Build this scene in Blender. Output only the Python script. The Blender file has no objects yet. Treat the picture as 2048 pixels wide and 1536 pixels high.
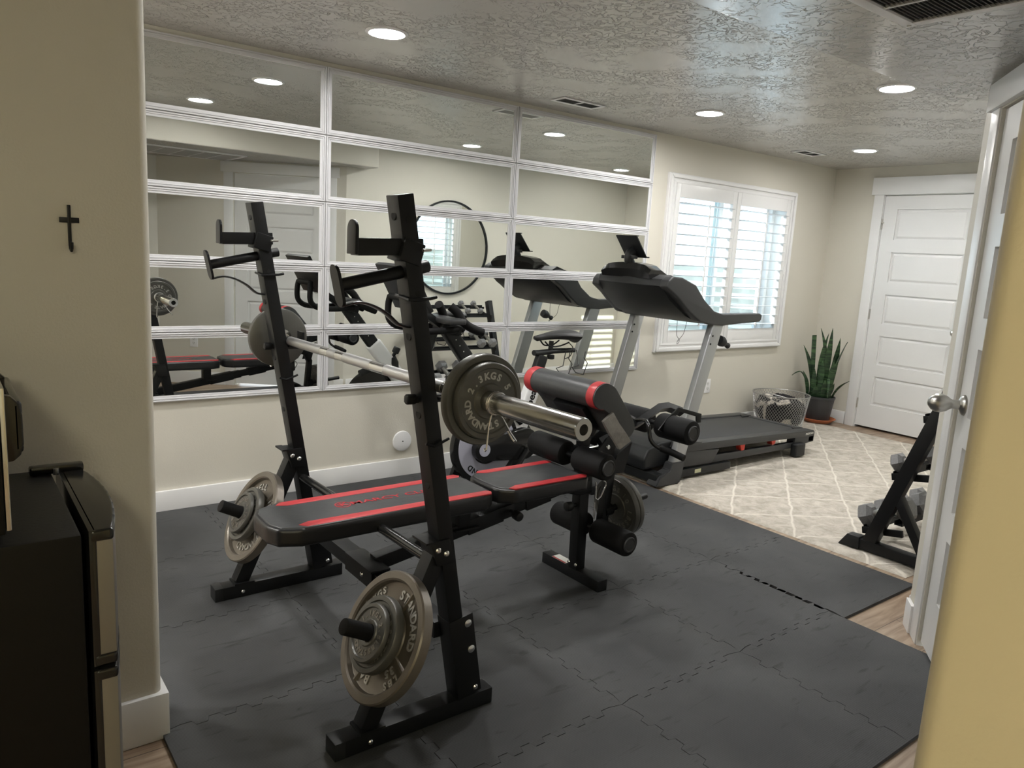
import bpy, bmesh, math, random
from mathutils import Vector, Matrix, noise
from math import pi, sin, cos, radians, sqrt, atan2
random.seed(7)
V = Vector
S = bpy.context.scene
C = S.collection

# ------------------------------------------------------------------ camera
EYE = V((0, 0, 1.365))
cd = bpy.data.cameras.new('camera'); cam = bpy.data.objects.new('camera', cd); C.objects.link(cam)
cd.sensor_width = 36; cd.sensor_fit = 'HORIZONTAL'; cd.lens = 1503.508 * 36 / 2048; cd.clip_start = .02
r_ = V((0.79487612, -0.60412442, 0.0566184)); u_ = V((0.05943397, 0.17038146, 0.98358414)); f_ = V((0.60385392, 0.77846249, -0.17133767))
cam.matrix_world = Matrix(((r_.x, u_.x, -f_.x, EYE.x), (r_.y, u_.y, -f_.y, EYE.y), (r_.z, u_.z, -f_.z, EYE.z), (0, 0, 0, 1)))
S.camera = cam

# ------------------------------------------------------------------ world, sun, exposure
W = bpy.data.worlds.new('sky'); S.world = W; W.use_nodes = True
wn = W.node_tree.nodes; bg = wn['Background']
bg.inputs[0].default_value = (.80, .90, 1, 1); bg.inputs[1].default_value = 4.5
sl = bpy.data.lights.new('sun', 'SUN'); sl.energy = 14; sl.angle = .009; sl.color = (1, .93, .8)
sun = bpy.data.objects.new('sun', sl); C.objects.link(sun)
sun.rotation_euler = V((1.5, -2.75, -1.15)).to_track_quat('-Z', 'Y').to_euler()
S.view_settings.view_transform = 'Standard'; S.view_settings.look = 'None'
S.view_settings.gamma = 1; S.view_settings.exposure = 0.0
try: S.view_settings.use_curve_mapping = False
except Exception: pass
LAMP = 260.0          # emission of the recessed lamps
HALL = (1, .925, .66)

# ------------------------------------------------------------------ materials
def nt(m): return m.node_tree.nodes, m.node_tree.links
MC = {}
def mat(name, col, rough=.5, metal=0, bump=None, var=None, emit=None, spec=None, coat=0, trans=0):
    """bump = (scale, strength, distance), var = (scale, amount)"""
    if name in MC: return MC[name]
    m = bpy.data.materials.new(name); m.use_nodes = True; n, l = nt(m); b = n['Principled BSDF']
    b.inputs['Base Color'].default_value = (*col, 1); b.inputs['Roughness'].default_value = rough; b.inputs['Metallic'].default_value = metal
    if spec is not None: b.inputs['Specular IOR Level'].default_value = spec
    if coat: b.inputs['Coat Weight'].default_value = coat
    if trans: b.inputs['Transmission Weight'].default_value = trans
    tc = n.new('ShaderNodeTexCoord')
    if var is None: var = (6, .06)
    no = n.new('ShaderNodeTexNoise'); no.inputs['Scale'].default_value = var[0]; no.inputs['Detail'].default_value = 4
    l.new(tc.outputs['Object'], no.inputs['Vector'])
    mx = n.new('ShaderNodeMix'); mx.data_type = 'RGBA'
    mx.inputs[6].default_value = (*[c * (1 - var[1]) for c in col], 1); mx.inputs[7].default_value = (*[min(1, c * (1 + var[1])) for c in col], 1)
    l.new(no.outputs['Fac'], mx.inputs[0]); l.new(mx.outputs[2], b.inputs['Base Color'])
    if bump:
        n2 = n.new('ShaderNodeTexNoise'); n2.inputs['Scale'].default_value = bump[0]; n2.inputs['Detail'].default_value = 3
        l.new(tc.outputs['Object'], n2.inputs['Vector'])
        bp = n.new('ShaderNodeBump'); bp.inputs['Strength'].default_value = bump[1]; bp.inputs['Distance'].default_value = bump[2]
        l.new(n2.outputs['Fac'], bp.inputs['Height']); l.new(bp.outputs[0], b.inputs['Normal'])
    if emit:
        b.inputs['Emission Color'].default_value = (*emit[0], 1); b.inputs['Emission Strength'].default_value = emit[1]
    MC[name] = m; return m

WALLC = (.60, .575, .505)
M_wall = mat('wall_paint', WALLC, .6, bump=(170, .25, .002), var=(3, .02))
M_trim = mat('white_trim', (.74, .74, .74), .32, var=(4, .02))
M_frame = mat('mirror_frame_white', (.60, .60, .62), .3, var=(3, .01))
M_door = mat('white_door', (.70, .70, .695), .35, var=(4, .015))
M_black = mat('black_powder_coat', (.0055, .006, .007), .42, spec=.32, bump=(600, .1, .0005), var=(8, .2))
M_blackgloss = mat('black_gloss', (.010, .010, .010), .15)
M_plast = mat('dark_plastic', (.011, .012, .013), .45, spec=.35, bump=(300, .1, .0005))
M_plastg = mat('charcoal_plastic', (.034, .035, .037), .42, spec=.4)
M_foam = mat('black_foam', (.004, .004, .0045), .7, bump=(500, .4, .001), spec=.25)
M_vinyl = mat('black_vinyl_sheen', (.040, .042, .044), .40, bump=(35, .25, .004), var=(4, .15))  # black vinyl with the ceiling light's grey reflection put into the colour
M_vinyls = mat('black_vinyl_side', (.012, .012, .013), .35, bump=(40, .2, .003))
M_red = mat('red_vinyl', (.42, .030, .036), .4, bump=(60, .2, .002))
M_redprint = mat('red_print', (.40, .012, .022), .5)
M_chrome = mat('chrome', (.62, .62, .61), .19, 1, bump=(90, .06, .001))
M_chromek = mat('knurled_chrome', (.50, .50, .50), .40, 1, bump=(900, .5, .0006))
M_steel = mat('brushed_steel', (.50, .49, .46), .30, 1)
M_bolt = mat('zinc_bolt', (.72, .72, .72), .25, 1)
M_iron = mat('grey_iron_plate', (.090, .088, .080), .36, .35, bump=(260, .25, .001), var=(9, .2))
M_iron2 = mat('bronze_iron_plate', (.150, .132, .110), .33, .45, bump=(260, .25, .001), var=(9, .25))
M_letter = mat('worn_raised_letter', (.42, .41, .39), .38, .5)
M_letterd = mat('iron_letter', (.20, .185, .165), .35, .5)
M_hex = mat('hammered_grey_iron', (.22, .22, .225), .42, .5, bump=(220, .6, .002), var=(120, .25))
M_silver = mat('silver_paint', (.34, .35, .36), .34, .55)
M_white = mat('white_plastic', (.78, .78, .79), .35)
M_lav = mat('pale_plastic', (.50, .50, .60), .3, .1)
M_fridge = mat('fridge_black', (.0035, .0033, .0028), .42, spec=.22, bump=(120, .3, .001))
M_ss = mat('stainless_door', (.22, .205, .18), .40, .45, bump=(8, .03, .002))
M_leaf = None
M_terra = mat('terracotta', (.42, .13, .05), .6)
M_pot = mat('dark_pot', (.035, .035, .037), .5)
M_wire = mat('galvanised_wire', (.42, .42, .41), .35, .8)
M_blackwire = mat('black_cable', (.01, .01, .01), .5)
M_screen = mat('black_glass', (.006, .006, .008), .08, spec=.6)
M_label = mat('white_label', (.7, .7, .66), .6)
M_labely = mat('pale_yellow_label', (.55, .55, .35), .6)
M_dark = mat('hole_dark', (.003, .003, .003), .8)
M_glassm = mat('mirror_glass', (.86, .88, .86), .010, 1, var=(1, .0))
M_gravel = mat('gravel', (.50, .49, .47), .9, bump=(60, 1, .02), var=(60, .4))
M_well = mat('window_well_liner', (.70, .71, .69), .6, var=(3, .1))
M_tape = mat('silver_tag', (.30, .285, .27), .4, .3, bump=(25, .8, .01), var=(30, .3))
M_duct = mat('duct_dark', (.05, .05, .05), .7)
M_glass = None
def glass():
    m = bpy.data.materials.new('window_glass'); m.use_nodes = True; n, l = nt(m)
    b = n['Principled BSDF']; n.remove(b)
    t = n.new('ShaderNodeBsdfTransparent'); t.inputs[0].default_value = (.86, .93, .95, 1)
    g = n.new('ShaderNodeBsdfGlossy'); g.inputs['Roughness'].default_value = .02
    x = n.new('ShaderNodeMixShader'); lw = n.new('ShaderNodeLayerWeight'); pw = n.new('ShaderNodeMath'); pw.operation = 'POWER'; pw.inputs[1].default_value = 5; l.new(lw.outputs['Facing'], pw.inputs[0]); fr = n.new('ShaderNodeMath'); fr.operation = 'MULTIPLY_ADD'; fr.inputs[1].default_value = .8; fr.inputs[2].default_value = .05; l.new(pw.outputs[0], fr.inputs[0])
    l.new(fr.outputs[0], x.inputs[0]); l.new(t.outputs[0], x.inputs[1]); l.new(g.outputs[0], x.inputs[2]); l.new(x.outputs[0], n['Material Output'].inputs[0])
    return m
M_glass = glass()

def ceiling_mat():
    m = bpy.data.materials.new('textured_ceiling'); m.use_nodes = True; n, l = nt(m); b = n['Principled BSDF']
    b.inputs['Base Color'].default_value = (.50, .485, .46, 1); b.inputs['Roughness'].default_value = .26; b.inputs['Specular IOR Level'].default_value = .75
    tc = n.new('ShaderNodeTexCoord'); mp = n.new('ShaderNodeMapping'); mp.inputs['Scale'].default_value = (1, 1, 1)
    l.new(tc.outputs['Object'], mp.inputs[0])
    a = n.new('ShaderNodeTexNoise'); a.inputs['Scale'].default_value = 22; a.inputs['Detail'].default_value = 3.0; a.inputs['Distortion'].default_value = 1.2
    l.new(mp.outputs[0], a.inputs['Vector'])
    s = n.new('ShaderNodeMath'); s.operation = 'SUBTRACT'; s.inputs[1].default_value = .5; l.new(a.outputs['Fac'], s.inputs[0])
    ab = n.new('ShaderNodeMath'); ab.operation = 'ABSOLUTE'; l.new(s.outputs[0], ab.inputs[0])
    r = n.new('ShaderNodeMapRange'); r.inputs[1].default_value = 0; r.inputs[2].default_value = .034; r.interpolation_type = 'SMOOTHSTEP'; l.new(ab.outputs[0], r.inputs[0])
    # patches where the trowel left it flat
    c = n.new('ShaderNodeTexNoise'); c.inputs['Scale'].default_value = 3.2; c.inputs['Detail'].default_value = 2; l.new(tc.outputs['Object'], c.inputs['Vector'])
    cr = n.new('ShaderNodeMapRange'); cr.inputs[1].default_value = .36; cr.inputs[2].default_value = .5; l.new(c.outputs['Fac'], cr.inputs[0])
    bp = n.new('ShaderNodeBump'); bp.inputs['Distance'].default_value = .0062
    st = n.new('ShaderNodeMath'); st.operation = 'MULTIPLY'; st.inputs[1].default_value = 1.0; l.new(cr.outputs[0], st.inputs[0]); l.new(st.outputs[0], bp.inputs['Strength'])
    l.new(r.outputs[0], bp.inputs['Height']); l.new(bp.outputs[0], b.inputs['Normal'])
    return m
M_ceil = ceiling_mat()

def wood_mat():
    m = bpy.data.materials.new('light_oak_planks'); m.use_nodes = True; n, l = nt(m); b = n['Principled BSDF']; b.inputs['Roughness'].default_value = .42
    tc = n.new('ShaderNodeTexCoord'); mp = n.new('ShaderNodeMapping'); mp.inputs['Rotation'].default_value = (0, 0, radians(0)); l.new(tc.outputs['Object'], mp.inputs[0])
    br = n.new('ShaderNodeTexBrick'); br.inputs['Scale'].default_value = 1; br.inputs['Brick Width'].default_value = 1.2; br.inputs['Row Height'].default_value = .18; br.inputs['Mortar Size'].default_value = .0015
    br.inputs['Color1'].default_value = (.34, .25, .175, 1); br.inputs['Color2'].default_value = (.44, .34, .25, 1); br.inputs['Mortar'].default_value = (.10, .07, .05, 1); l.new(mp.outputs[0], br.inputs['Vector'])
    m2 = n.new('ShaderNodeMapping'); m2.inputs['Scale'].default_value = (2.5, 22, 1); l.new(tc.outputs['Object'], m2.inputs[0])
    no = n.new('ShaderNodeTexNoise'); no.inputs['Scale'].default_value = 1.6; no.inputs['Detail'].default_value = 6; no.inputs['Distortion'].default_value = .8; l.new(m2.outputs[0], no.inputs['Vector'])
    cr = n.new('ShaderNodeValToRGB'); cr.color_ramp.elements[0].position = .35; cr.color_ramp.elements[0].color = (.55, .5, .47, 1); cr.color_ramp.elements[1].position = .65; cr.color_ramp.elements[1].color = (1.0, 1.0, 1.0, 1); l.new(no.outputs['Fac'], cr.inputs[0])
    mx = n.new('ShaderNodeMix'); mx.data_type = 'RGBA'; mx.blend_type = 'MULTIPLY'; mx.inputs[0].default_value = 1; l.new(br.outputs['Color'], mx.inputs[6]); l.new(cr.outputs[0], mx.inputs[7]); l.new(mx.outputs[2], b.inputs['Base Color'])
    return m
M_wood = wood_mat()

def foam_mat():
    m = bpy.data.materials.new('foam_mat_rubber'); m.use_nodes = True; n, l = nt(m); b = n['Principled BSDF']; b.inputs['Roughness'].default_value = .62; b.inputs['Specular IOR Level'].default_value = .35
    tc = n.new('ShaderNodeTexCoord')
    def noise_(sc, scale=(1, 1, 1), rot=0, det=4, dist=0):
        mp = n.new('ShaderNodeMapping'); mp.inputs['Scale'].default_value = scale; mp.inputs['Rotation'].default_value = (0, 0, rot); l.new(tc.outputs['Object'], mp.inputs[0])
        a = n.new('ShaderNodeTexNoise'); a.inputs['Scale'].default_value = sc; a.inputs['Detail'].default_value = det; a.inputs['Distortion'].default_value = dist; l.new(mp.outputs[0], a.inputs['Vector']); return a
    big = noise_(2.2, det=5, dist=.4)
    cr = n.new('ShaderNodeValToRGB'); e = cr.color_ramp.elements; e[0].position = .35; e[0].color = (.034, .035, .037, 1); e[1].position = .7; e[1].color = (.062, .063, .065, 1); l.new(big.outputs['Fac'], cr.inputs[0])
    # dark scuffs, streaky, two directions
    prev = cr.outputs[0]
    for rot, sc in ((.5, 5), (-.9, 7)):
        s = noise_(sc, (1, 5, 1), rot, 6, .8)
        r = n.new('ShaderNodeMapRange'); r.inputs[1].default_value = .63; r.inputs[2].default_value = .72; l.new(s.outputs['Fac'], r.inputs[0])
        mm = n.new('ShaderNodeMath'); mm.operation = 'MULTIPLY'; mm.inputs[1].default_value = .65; l.new(r.outputs[0], mm.inputs[0])
        mx = n.new('ShaderNodeMix'); mx.data_type = 'RGBA'; mx.inputs[7].default_value = (.012, .012, .013, 1); l.new(mm.outputs[0], mx.inputs[0]); l.new(prev, mx.inputs[6]); prev = mx.outputs[2]
    l.new(prev, b.inputs['Base Color'])
    w = n.new('ShaderNodeTexWave'); w.inputs['Scale'].default_value = 55; w.inputs['Distortion'].default_value = 1.2; w.inputs['Detail Scale'].default_value = 60; w.bands_direction = 'Y'; l.new(tc.outputs['Object'], w.inputs['Vector'])
    fine = noise_(240, det=2)
    ad = n.new('ShaderNodeMath'); l.new(w.outputs['Fac'], ad.inputs[0]); l.new(fine.outputs['Fac'], ad.inputs[1])
    bp = n.new('ShaderNodeBump'); bp.inputs['Strength'].default_value = .35; bp.inputs['Distance'].default_value = .0012; l.new(ad.outputs[0], bp.inputs['Height']); l.new(bp.outputs[0], b.inputs['Normal'])
    return m
M_mat = foam_mat()

def rug_mat():
    m = bpy.data.materials.new('cream_trellis_rug'); m.use_nodes = True; n, l = nt(m); b = n['Principled BSDF']; b.inputs['Roughness'].default_value = .95; b.inputs['Specular IOR Level'].default_value = .1
    g = n.new('ShaderNodeNewGeometry'); wob = n.new('ShaderNodeTexNoise'); wob.inputs['Scale'].default_value = 9; wob.inputs['Detail'].default_value = 3; l.new(g.outputs['Position'], wob.inputs['Vector'])
    wa = n.new('ShaderNodeVectorMath'); wa.operation = 'MULTIPLY_ADD'; wa.inputs[1].default_value = (.035, .035, 0); l.new(wob.outputs['Color'], wa.inputs[0]); l.new(g.outputs['Position'], wa.inputs[2])
    sp = n.new('ShaderNodeSeparateXYZ'); l.new(wa.outputs[0], sp.inputs[0])
    def M(op, a, c, d=None):
        q = n.new('ShaderNodeMath'); q.operation = op
        for i, x in enumerate((a, c) if d is None else (a, c, d)):
            if isinstance(x, (int, float)): q.inputs[i].default_value = x
            else: l.new(x, q.inputs[i])
        return q.outputs[0]
    X = M('DIVIDE', M('SUBTRACT', sp.outputs[0], 4.022), .552); Y = M('DIVIDE', M('SUBTRACT', sp.outputs[1], 2.41), .388)
    hs = []
    for o in ('ADD', 'SUBTRACT'):
        u = M(o, X, Y); f = M('ABSOLUTE', M('SUBTRACT', M('FRACT', M('ADD', u, 100.5), 0), .5), 0); hs.append(f)
    d = M('MINIMUM', hs[0], hs[1])
    r = n.new('ShaderNodeMapRange'); r.inputs[1].default_value = .004; r.inputs[2].default_value = .032; l.new(d, r.inputs[0])
    pile = n.new('ShaderNodeTexNoise'); pile.inputs['Scale'].default_value = 14; pile.inputs['Detail'].default_value = 8; pile.inputs['Roughness'].default_value = .7; pile.inputs['Distortion'].default_value = .6; l.new(g.outputs['Position'], pile.inputs['Vector'])
    c1 = n.new('ShaderNodeValToRGB'); e = c1.color_ramp.elements; e[0].position = .35; e[0].color = (.37, .335, .285, 1); e[1].position = .66; e[1].color = (.58, .54, .475, 1); l.new(pile.outputs['Fac'], c1.inputs[0])
    mx = n.new('ShaderNodeMix'); mx.data_type = 'RGBA'; mx.inputs[6].default_value = (.68, .64, .57, 1); l.new(r.outputs[0], mx.inputs[0]); l.new(c1.outputs[0], mx.inputs[7]); l.new(mx.outputs[2], b.inputs['Base Color'])
    fine = n.new('ShaderNodeTexNoise'); fine.inputs['Scale'].default_value = 90; fine.inputs['Detail'].default_value = 5; l.new(g.outputs['Position'], fine.inputs['Vector'])
    h = M('ADD', M('MULTIPLY', r.outputs[0], .6), M('ADD', pile.outputs['Fac'], fine.outputs['Fac']))
    bp = n.new('ShaderNodeBump'); bp.inputs['Strength'].default_value = .6; bp.inputs['Distance'].default_value = .008; l.new(h, bp.inputs['Height']); l.new(bp.outputs[0], b.inputs['Normal'])
    return m
M_rug = rug_mat()

def leaf_mat():
    m = bpy.data.materials.new('banded_snake_plant_leaf'); m.use_nodes = True; n, l = nt(m); b = n['Principled BSDF']; b.inputs['Roughness'].default_value = .38
    tc = n.new('ShaderNodeTexCoord'); mp = n.new('ShaderNodeMapping'); mp.inputs['Scale'].default_value = (6, 6, 42); l.new(tc.outputs['Object'], mp.inputs[0])
    a = n.new('ShaderNodeTexNoise'); a.inputs['Scale'].default_value = 1; a.inputs['Detail'].default_value = 3; a.inputs['Distortion'].default_value = 1; l.new(mp.outputs[0], a.inputs['Vector'])
    cr = n.new('ShaderNodeValToRGB'); e = cr.color_ramp.elements; e[0].position = .44; e[0].color = (.010, .030, .014, 1); e[1].position = .62; e[1].color = (.055, .115, .045, 1); l.new(a.outputs['Fac'], cr.inputs[0]); l.new(cr.outputs[0], b.inputs['Base Color'])
    return m
M_leaf = leaf_mat()

def fur_mat():
    m = bpy.data.materials.new('black_and_white_fluffy_fabric'); m.use_nodes = True; n, l = nt(m); b = n['Principled BSDF']; b.inputs['Roughness'].default_value = .95
    tc = n.new('ShaderNodeTexCoord'); a = n.new('ShaderNodeTexNoise'); a.inputs['Scale'].default_value = 7; a.inputs['Detail'].default_value = 6; a.inputs['Distortion'].default_value = .7; l.new(tc.outputs['Object'], a.inputs['Vector'])
    cr = n.new('ShaderNodeValToRGB'); e = cr.color_ramp.elements; e[0].position = .52; e[0].color = (.012, .010, .012, 1); e[1].position = .57; e[1].color = (.66, .61, .54, 1); l.new(a.outputs['Fac'], cr.inputs[0]); l.new(cr.outputs[0], b.inputs['Base Color'])
    bp = n.new('ShaderNodeBump'); bp.inputs['Distance'].default_value = .02; f = n.new('ShaderNodeTexNoise'); f.inputs['Scale'].default_value = 60; f.inputs['Detail'].default_value = 6; l.new(tc.outputs['Object'], f.inputs['Vector']); l.new(f.outputs['Fac'], bp.inputs['Height']); l.new(bp.outputs[0], b.inputs['Normal'])
    return m
M_fur = fur_mat()

# ------------------------------------------------------------------ mesh helpers
def frame_of(d, up=V((0, 0, 1))):
    d = d.normalized()
    if abs(d.dot(up)) > .98: up = V((0, 1, 0)) if abs(d.y) < .9 else V((1, 0, 0))
    x = d.cross(up).normalized(); y = x.cross(d).normalized()
    return x, y, d

class B:
    def __init__(s): s.bm = bmesh.new()
    def _bev(s, faces, w, seg=2):
        if w <= 0: return
        es = {e for f in faces for e in f.edges}
        bmesh.ops.bevel(s.bm, geom=list(es), offset=w, segments=seg, affect='EDGES', profile=.6, clamp_overlap=True)
    def hull8(s, pts, bev=0, seg=2):
        v = [s.bm.verts.new(p) for p in pts]
        fs = [s.bm.faces.new([v[i] for i in q]) for q in ((0, 3, 2, 1), (4, 5, 6, 7), (0, 1, 5, 4), (1, 2, 6, 5), (2, 3, 7, 6), (3, 0, 4, 7))]
        s._bev(fs, bev, seg); return s
    def box(s, a, b, bev=.0, seg=2):
        x0, y0, z0 = [min(p, q) for p, q in zip(a, b)]; x1, y1, z1 = [max(p, q) for p, q in zip(a, b)]
        return s.hull8([(x0, y0, z0), (x1, y0, z0), (x1, y1, z0), (x0, y1, z0), (x0, y0, z1), (x1, y0, z1), (x1, y1, z1), (x0, y1, z1)], bev, seg)
    def beam(s, p, q, w, h, up=V((0, 0, 1)), bev=.003, seg=2):
        """rectangular tube from p to q; w sideways, h along up"""
        p, q = V(p), V(q); x, y, d = frame_of(q - p, V(up)); x = x * w / 2; y = y * h / 2
        return s.hull8([p - x - y, p + x - y, p + x + y, p - x + y, q - x - y, q + x - y, q + x + y, q - x + y], bev, seg)
    def prism(s, poly, axis, a0, a1, bev=0, seg=2):
        """poly of 2d points; axis 'x': (y,z), 'y': (x,z), 'z': (x,y)"""
        def P(t, a):
            return {'x': (a, t[0], t[1]), 'y': (t[0], a, t[1]), 'z': (t[0], t[1], a)}[axis]
        lo = [s.bm.verts.new(P(t, a0)) for t in poly]; hi = [s.bm.verts.new(P(t, a1)) for t in poly]
        n = len(poly); fs = [s.bm.faces.new(lo[::-1]), s.bm.faces.new(hi)]
        for i in range(n): fs.append(s.bm.faces.new([lo[i], lo[(i + 1) % n], hi[(i + 1) % n], hi[i]]))
        bmesh.ops.recalc_face_normals(s.bm, faces=fs)
        s._bev(fs, bev, seg); return s
    def rings(s, rings, cap=True, closed=False):
        R = [[s.bm.verts.new(p) for p in r] for r in rings]; n = len(R[0]); fs = []
        for i in range(len(R) - (0 if closed else 1)):
            a, b = R[i], R[(i + 1) % len(R)]
            for j in range(n): fs.append(s.bm.faces.new([a[j], a[(j + 1) % n], b[(j + 1) % n], b[j]]))
        if cap and not closed: fs.append(s.bm.faces.new(R[0][::-1])); fs.append(s.bm.faces.new(R[-1]))
        bmesh.ops.recalc_face_normals(s.bm, faces=fs); return s
    def tube(s, pts, r, seg=10, closed=False, cap=True, flat=None):
        pts = [V(p) for p in pts]; n = len(pts); rr = r if isinstance(r, (list, tuple)) else [r] * n
        out = []; x = None
        for i, p in enumerate(pts):
            if closed: d = (pts[(i + 1) % n] - pts[i - 1])
            else: d = pts[min(i + 1, n - 1)] - pts[max(i - 1, 0)]
            d.normalize()
            if x is None: x, y, _ = frame_of(d)
            else:
                x = (x - d * x.dot(d)).normalized()
            y = x.cross(d).normalized(); k = flat or 1
            out.append([p + x * cos(2 * pi * j / seg) * rr[i] + y * sin(2 * pi * j / seg) * rr[i] * k for j in range(seg)])
        return s.rings(out, cap, closed)
    def cyl(s, p, q, r, r2=None, seg=24, bev=0):
        p, q = V(p), V(q); r2 = r if r2 is None else r2; x, y, d = frame_of(q - p)
        def ring(c, rad): return [c + x * cos(2 * pi * j / seg) * rad + y * sin(2 * pi * j / seg) * rad for j in range(seg)]
        if bev:
            d = d * bev; return s.rings([ring(p, r - bev), ring(p + d * .3, r - bev * .3), ring(p + d, r), ring(q - d, r2), ring(q - d * .3, r2 - bev * .3), ring(q, r2 - bev)])
        return s.rings([ring(p, r), ring(q, r2)])
    def lathe(s, prof, o, d, seg=48, closed=False):
        o = V(o); x, y, d = frame_of(V(d))
        return s.rings([[o + d * h + x * cos(2 * pi * j / seg) * max(r, 1e-5) + y * sin(2 * pi * j / seg) * max(r, 1e-5) for j in range(seg)] for r, h in prof], cap=not closed, closed=closed)
    def sphere(s, c, r, sc=(1, 1, 1), seg=20):
        m = Matrix.Translation(V(c)) @ Matrix.Diagonal((r * sc[0], r * sc[1], r * sc[2], 1))
        bmesh.ops.create_uvsphere(s.bm, u_segments=seg, v_segments=seg // 2, radius=1, matrix=m); return s
    def mesh(s, me, m):
        t = bmesh.new(); t.from_mesh(me); t.transform(m); tmp = bpy.data.meshes.new('t'); t.to_mesh(tmp); t.free(); s.bm.from_mesh(tmp); bpy.data.meshes.remove(tmp); return s

def WM(o):
    m = o.matrix_basis.copy()
    while o.parent: o = o.parent; m = o.matrix_basis @ m
    return m
def obj(name, b, m, parent=None, smooth=True, ang=38, local=False):
    me = bpy.data.meshes.new(name); bm = b.bm
    if parent and not local: bm.transform(WM(parent).inverted())
    bm.to_mesh(me); bm.free()
    if smooth:
        me.shade_smooth()
        try: me.set_sharp_from_angle(angle=radians(ang))
        except Exception: pass
    me.materials.append(m)
    o = bpy.data.objects.new(name, me); C.objects.link(o)
    if parent: o.parent = parent
    return o
def thing(name, label, cat, loc=(0, 0, 0), group=None, rot=None):
    o = bpy.data.objects.new(name, None); C.objects.link(o); o.empty_display_size = .05
    o.location = loc
    if rot is not None: o.rotation_euler = rot.to_euler() if hasattr(rot, 'to_euler') else rot
    o['label'] = label; o['category'] = cat
    if group: o['group'] = group
    return o
def tag(o, label, cat, group=None):
    o['label'] = label; o['category'] = cat
    if group: o['group'] = group
    return o
def lab(o, s): o['label'] = s; return o
def struct(name, b, m, parent=None, **k):
    o = obj(name, b, m, parent, **k)
    if not parent: o['kind'] = 'structure'
    return o
def dup(root, M, label=None, group=None):
    r = root.copy(); C.objects.link(r); r.matrix_basis = M
    if label: r['label'] = label
    if group: r['group'] = group
    def rec(a, b):
        for ch in [c for c in a.children]:
            c = ch.copy(); C.objects.link(c); c.parent = b; rec(ch, c)
    rec(root, r); return r

# text glyphs
GL = {}
def text_mesh(t, size, depth, bold=.0):
    k = (t, size, depth, bold)
    if k in GL: return GL[k]
    cu = bpy.data.curves.new('txt', 'FONT'); cu.body = t; cu.size = size; cu.extrude = depth; cu.offset = bold; cu.align_x = 'CENTER'; cu.align_y = 'CENTER'; cu.resolution_u = 3
    o = bpy.data.objects.new('txt', cu); me = bpy.data.meshes.new_from_object(o)
    bpy.data.objects.remove(o); bpy.data.curves.remove(cu)
    GL[k] = me; return me
def ring_text(b, txt, rad, centre, size, z, step=None, depth=.0012, bold=.0006):
    """clockwise text on a circle in local xy, letter tops outward; centre angle in degrees clockwise from +y"""
    step = step or degrees_(size * .86 / rad); n = len(txt)
    for i, ch in enumerate(txt):
        if ch == ' ': continue
        a = radians(-(centre + (i - (n - 1) / 2) * step))
        b.mesh(text_mesh(ch, size, depth, bold), Matrix.Rotation(a, 4, 'Z') @ Matrix.Translation((0, rad, z)))
def degrees_(x): return x * 180 / pi

# ================================================================== THE ROOM
YW = 3.845; XE = 6.55; CZ = 2.272; SZ = 2.04; YS = 1.43; XL = -1.0; YR = 1.22
XH = -1.5; YB = -1.7          # hall beyond the opening
struct('floor', B().box((XH - .1, YB - .1, -.1), (XE + .2, YW + .15, 0)), M_wood)
# mirror wall with window hole
WX0, WX1, WZ0, WZ1 = 4.385, 5.87, .755, 1.94
b = B()
b.box((XL - .1, YW, 0), (WX0, YW + .2, 2.5)).box((WX1, YW, 0), (XE + .1, YW + .2, 2.5)).box((WX0, YW, 0), (WX1, YW + .2, WZ0)).box((WX0, YW, WZ1), (WX1, YW + .2, 2.5))
struct('wall_north', b, M_wall)
struct('wall_east', B().box((XE, 1.0, 0), (XE + .12, 2.545, 2.5)).box((XE, 3.367, 0), (XE + .12, YW, 2.5)).box((XE, 2.545, 2.036), (XE + .12, 3.367, 2.5)).box((XE + .10, 2.545, 0), (XE + .12, 3.367, 2.036)), M_wall)
struct('wall_west', B().box((XL - .1, 2.1, 0), (XL, YW, 2.5)), M_wall)
struct('wall_south', B().prism([(3.0, YR), (XE + .1, YR), (XE + .1, YR - .12), (3.08, YR - .12)], 'z', 0, 2.5, bev=.0), M_wall)
P0 = V((3.0, YR, 0)); U = V((-.805, -.593, 0)).normalized(); N = V((U.y, -U.x, 0)) * 1.0
if N.y < 0: N = -N
PQ = P0 + U * ((YR - .217) / -U.y)
bk = -N * .12
DS0, DS1, DH = .175, 1.005, 1.93          # door opening along the angled wall
a0 = P0; a1 = P0 + U * DS0; a2 = P0 + U * DS1; a3 = PQ
def quadp(p, q, z0, z1, b): b.prism([(p.x, p.y), (q.x, q.y), (q.x + bk.x, q.y + bk.y), (p.x + bk.x, p.y + bk.y)], 'z', z0, z1)
b = B(); quadp(a0, a1, 0, 2.5, b); quadp(a2, a3, 0, 2.5, b); quadp(a1, a2, DH, 2.5, b)
struct('wall_angled', b, M_wall)
struct('wall_alcove', B().prism([(.66, .217), (PQ.x, PQ.y), (PQ.x + .03, .097), (.66, .097)], 'z', 0, 2.5), M_wall)
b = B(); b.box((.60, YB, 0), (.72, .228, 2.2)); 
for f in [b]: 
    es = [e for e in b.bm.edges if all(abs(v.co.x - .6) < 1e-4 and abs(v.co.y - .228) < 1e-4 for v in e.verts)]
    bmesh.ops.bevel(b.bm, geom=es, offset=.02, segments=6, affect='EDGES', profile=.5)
struct('wall_right', b, mat('warm_lit_wall', (.66, .575, .385), .6, bump=(170, .25, .002), var=(3, .02)))  # yellow of the warm hall light is mixed into this wall's colour
b = B(); b.box((XH, 2.03, 0), (.43, 2.15, 2.5))
es = [e for e in b.bm.edges if all(abs(v.co.x - .43) < 1e-4 for v in e.verts) and abs(e.verts[0].co.z - e.verts[1].co.z) > 1]
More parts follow.
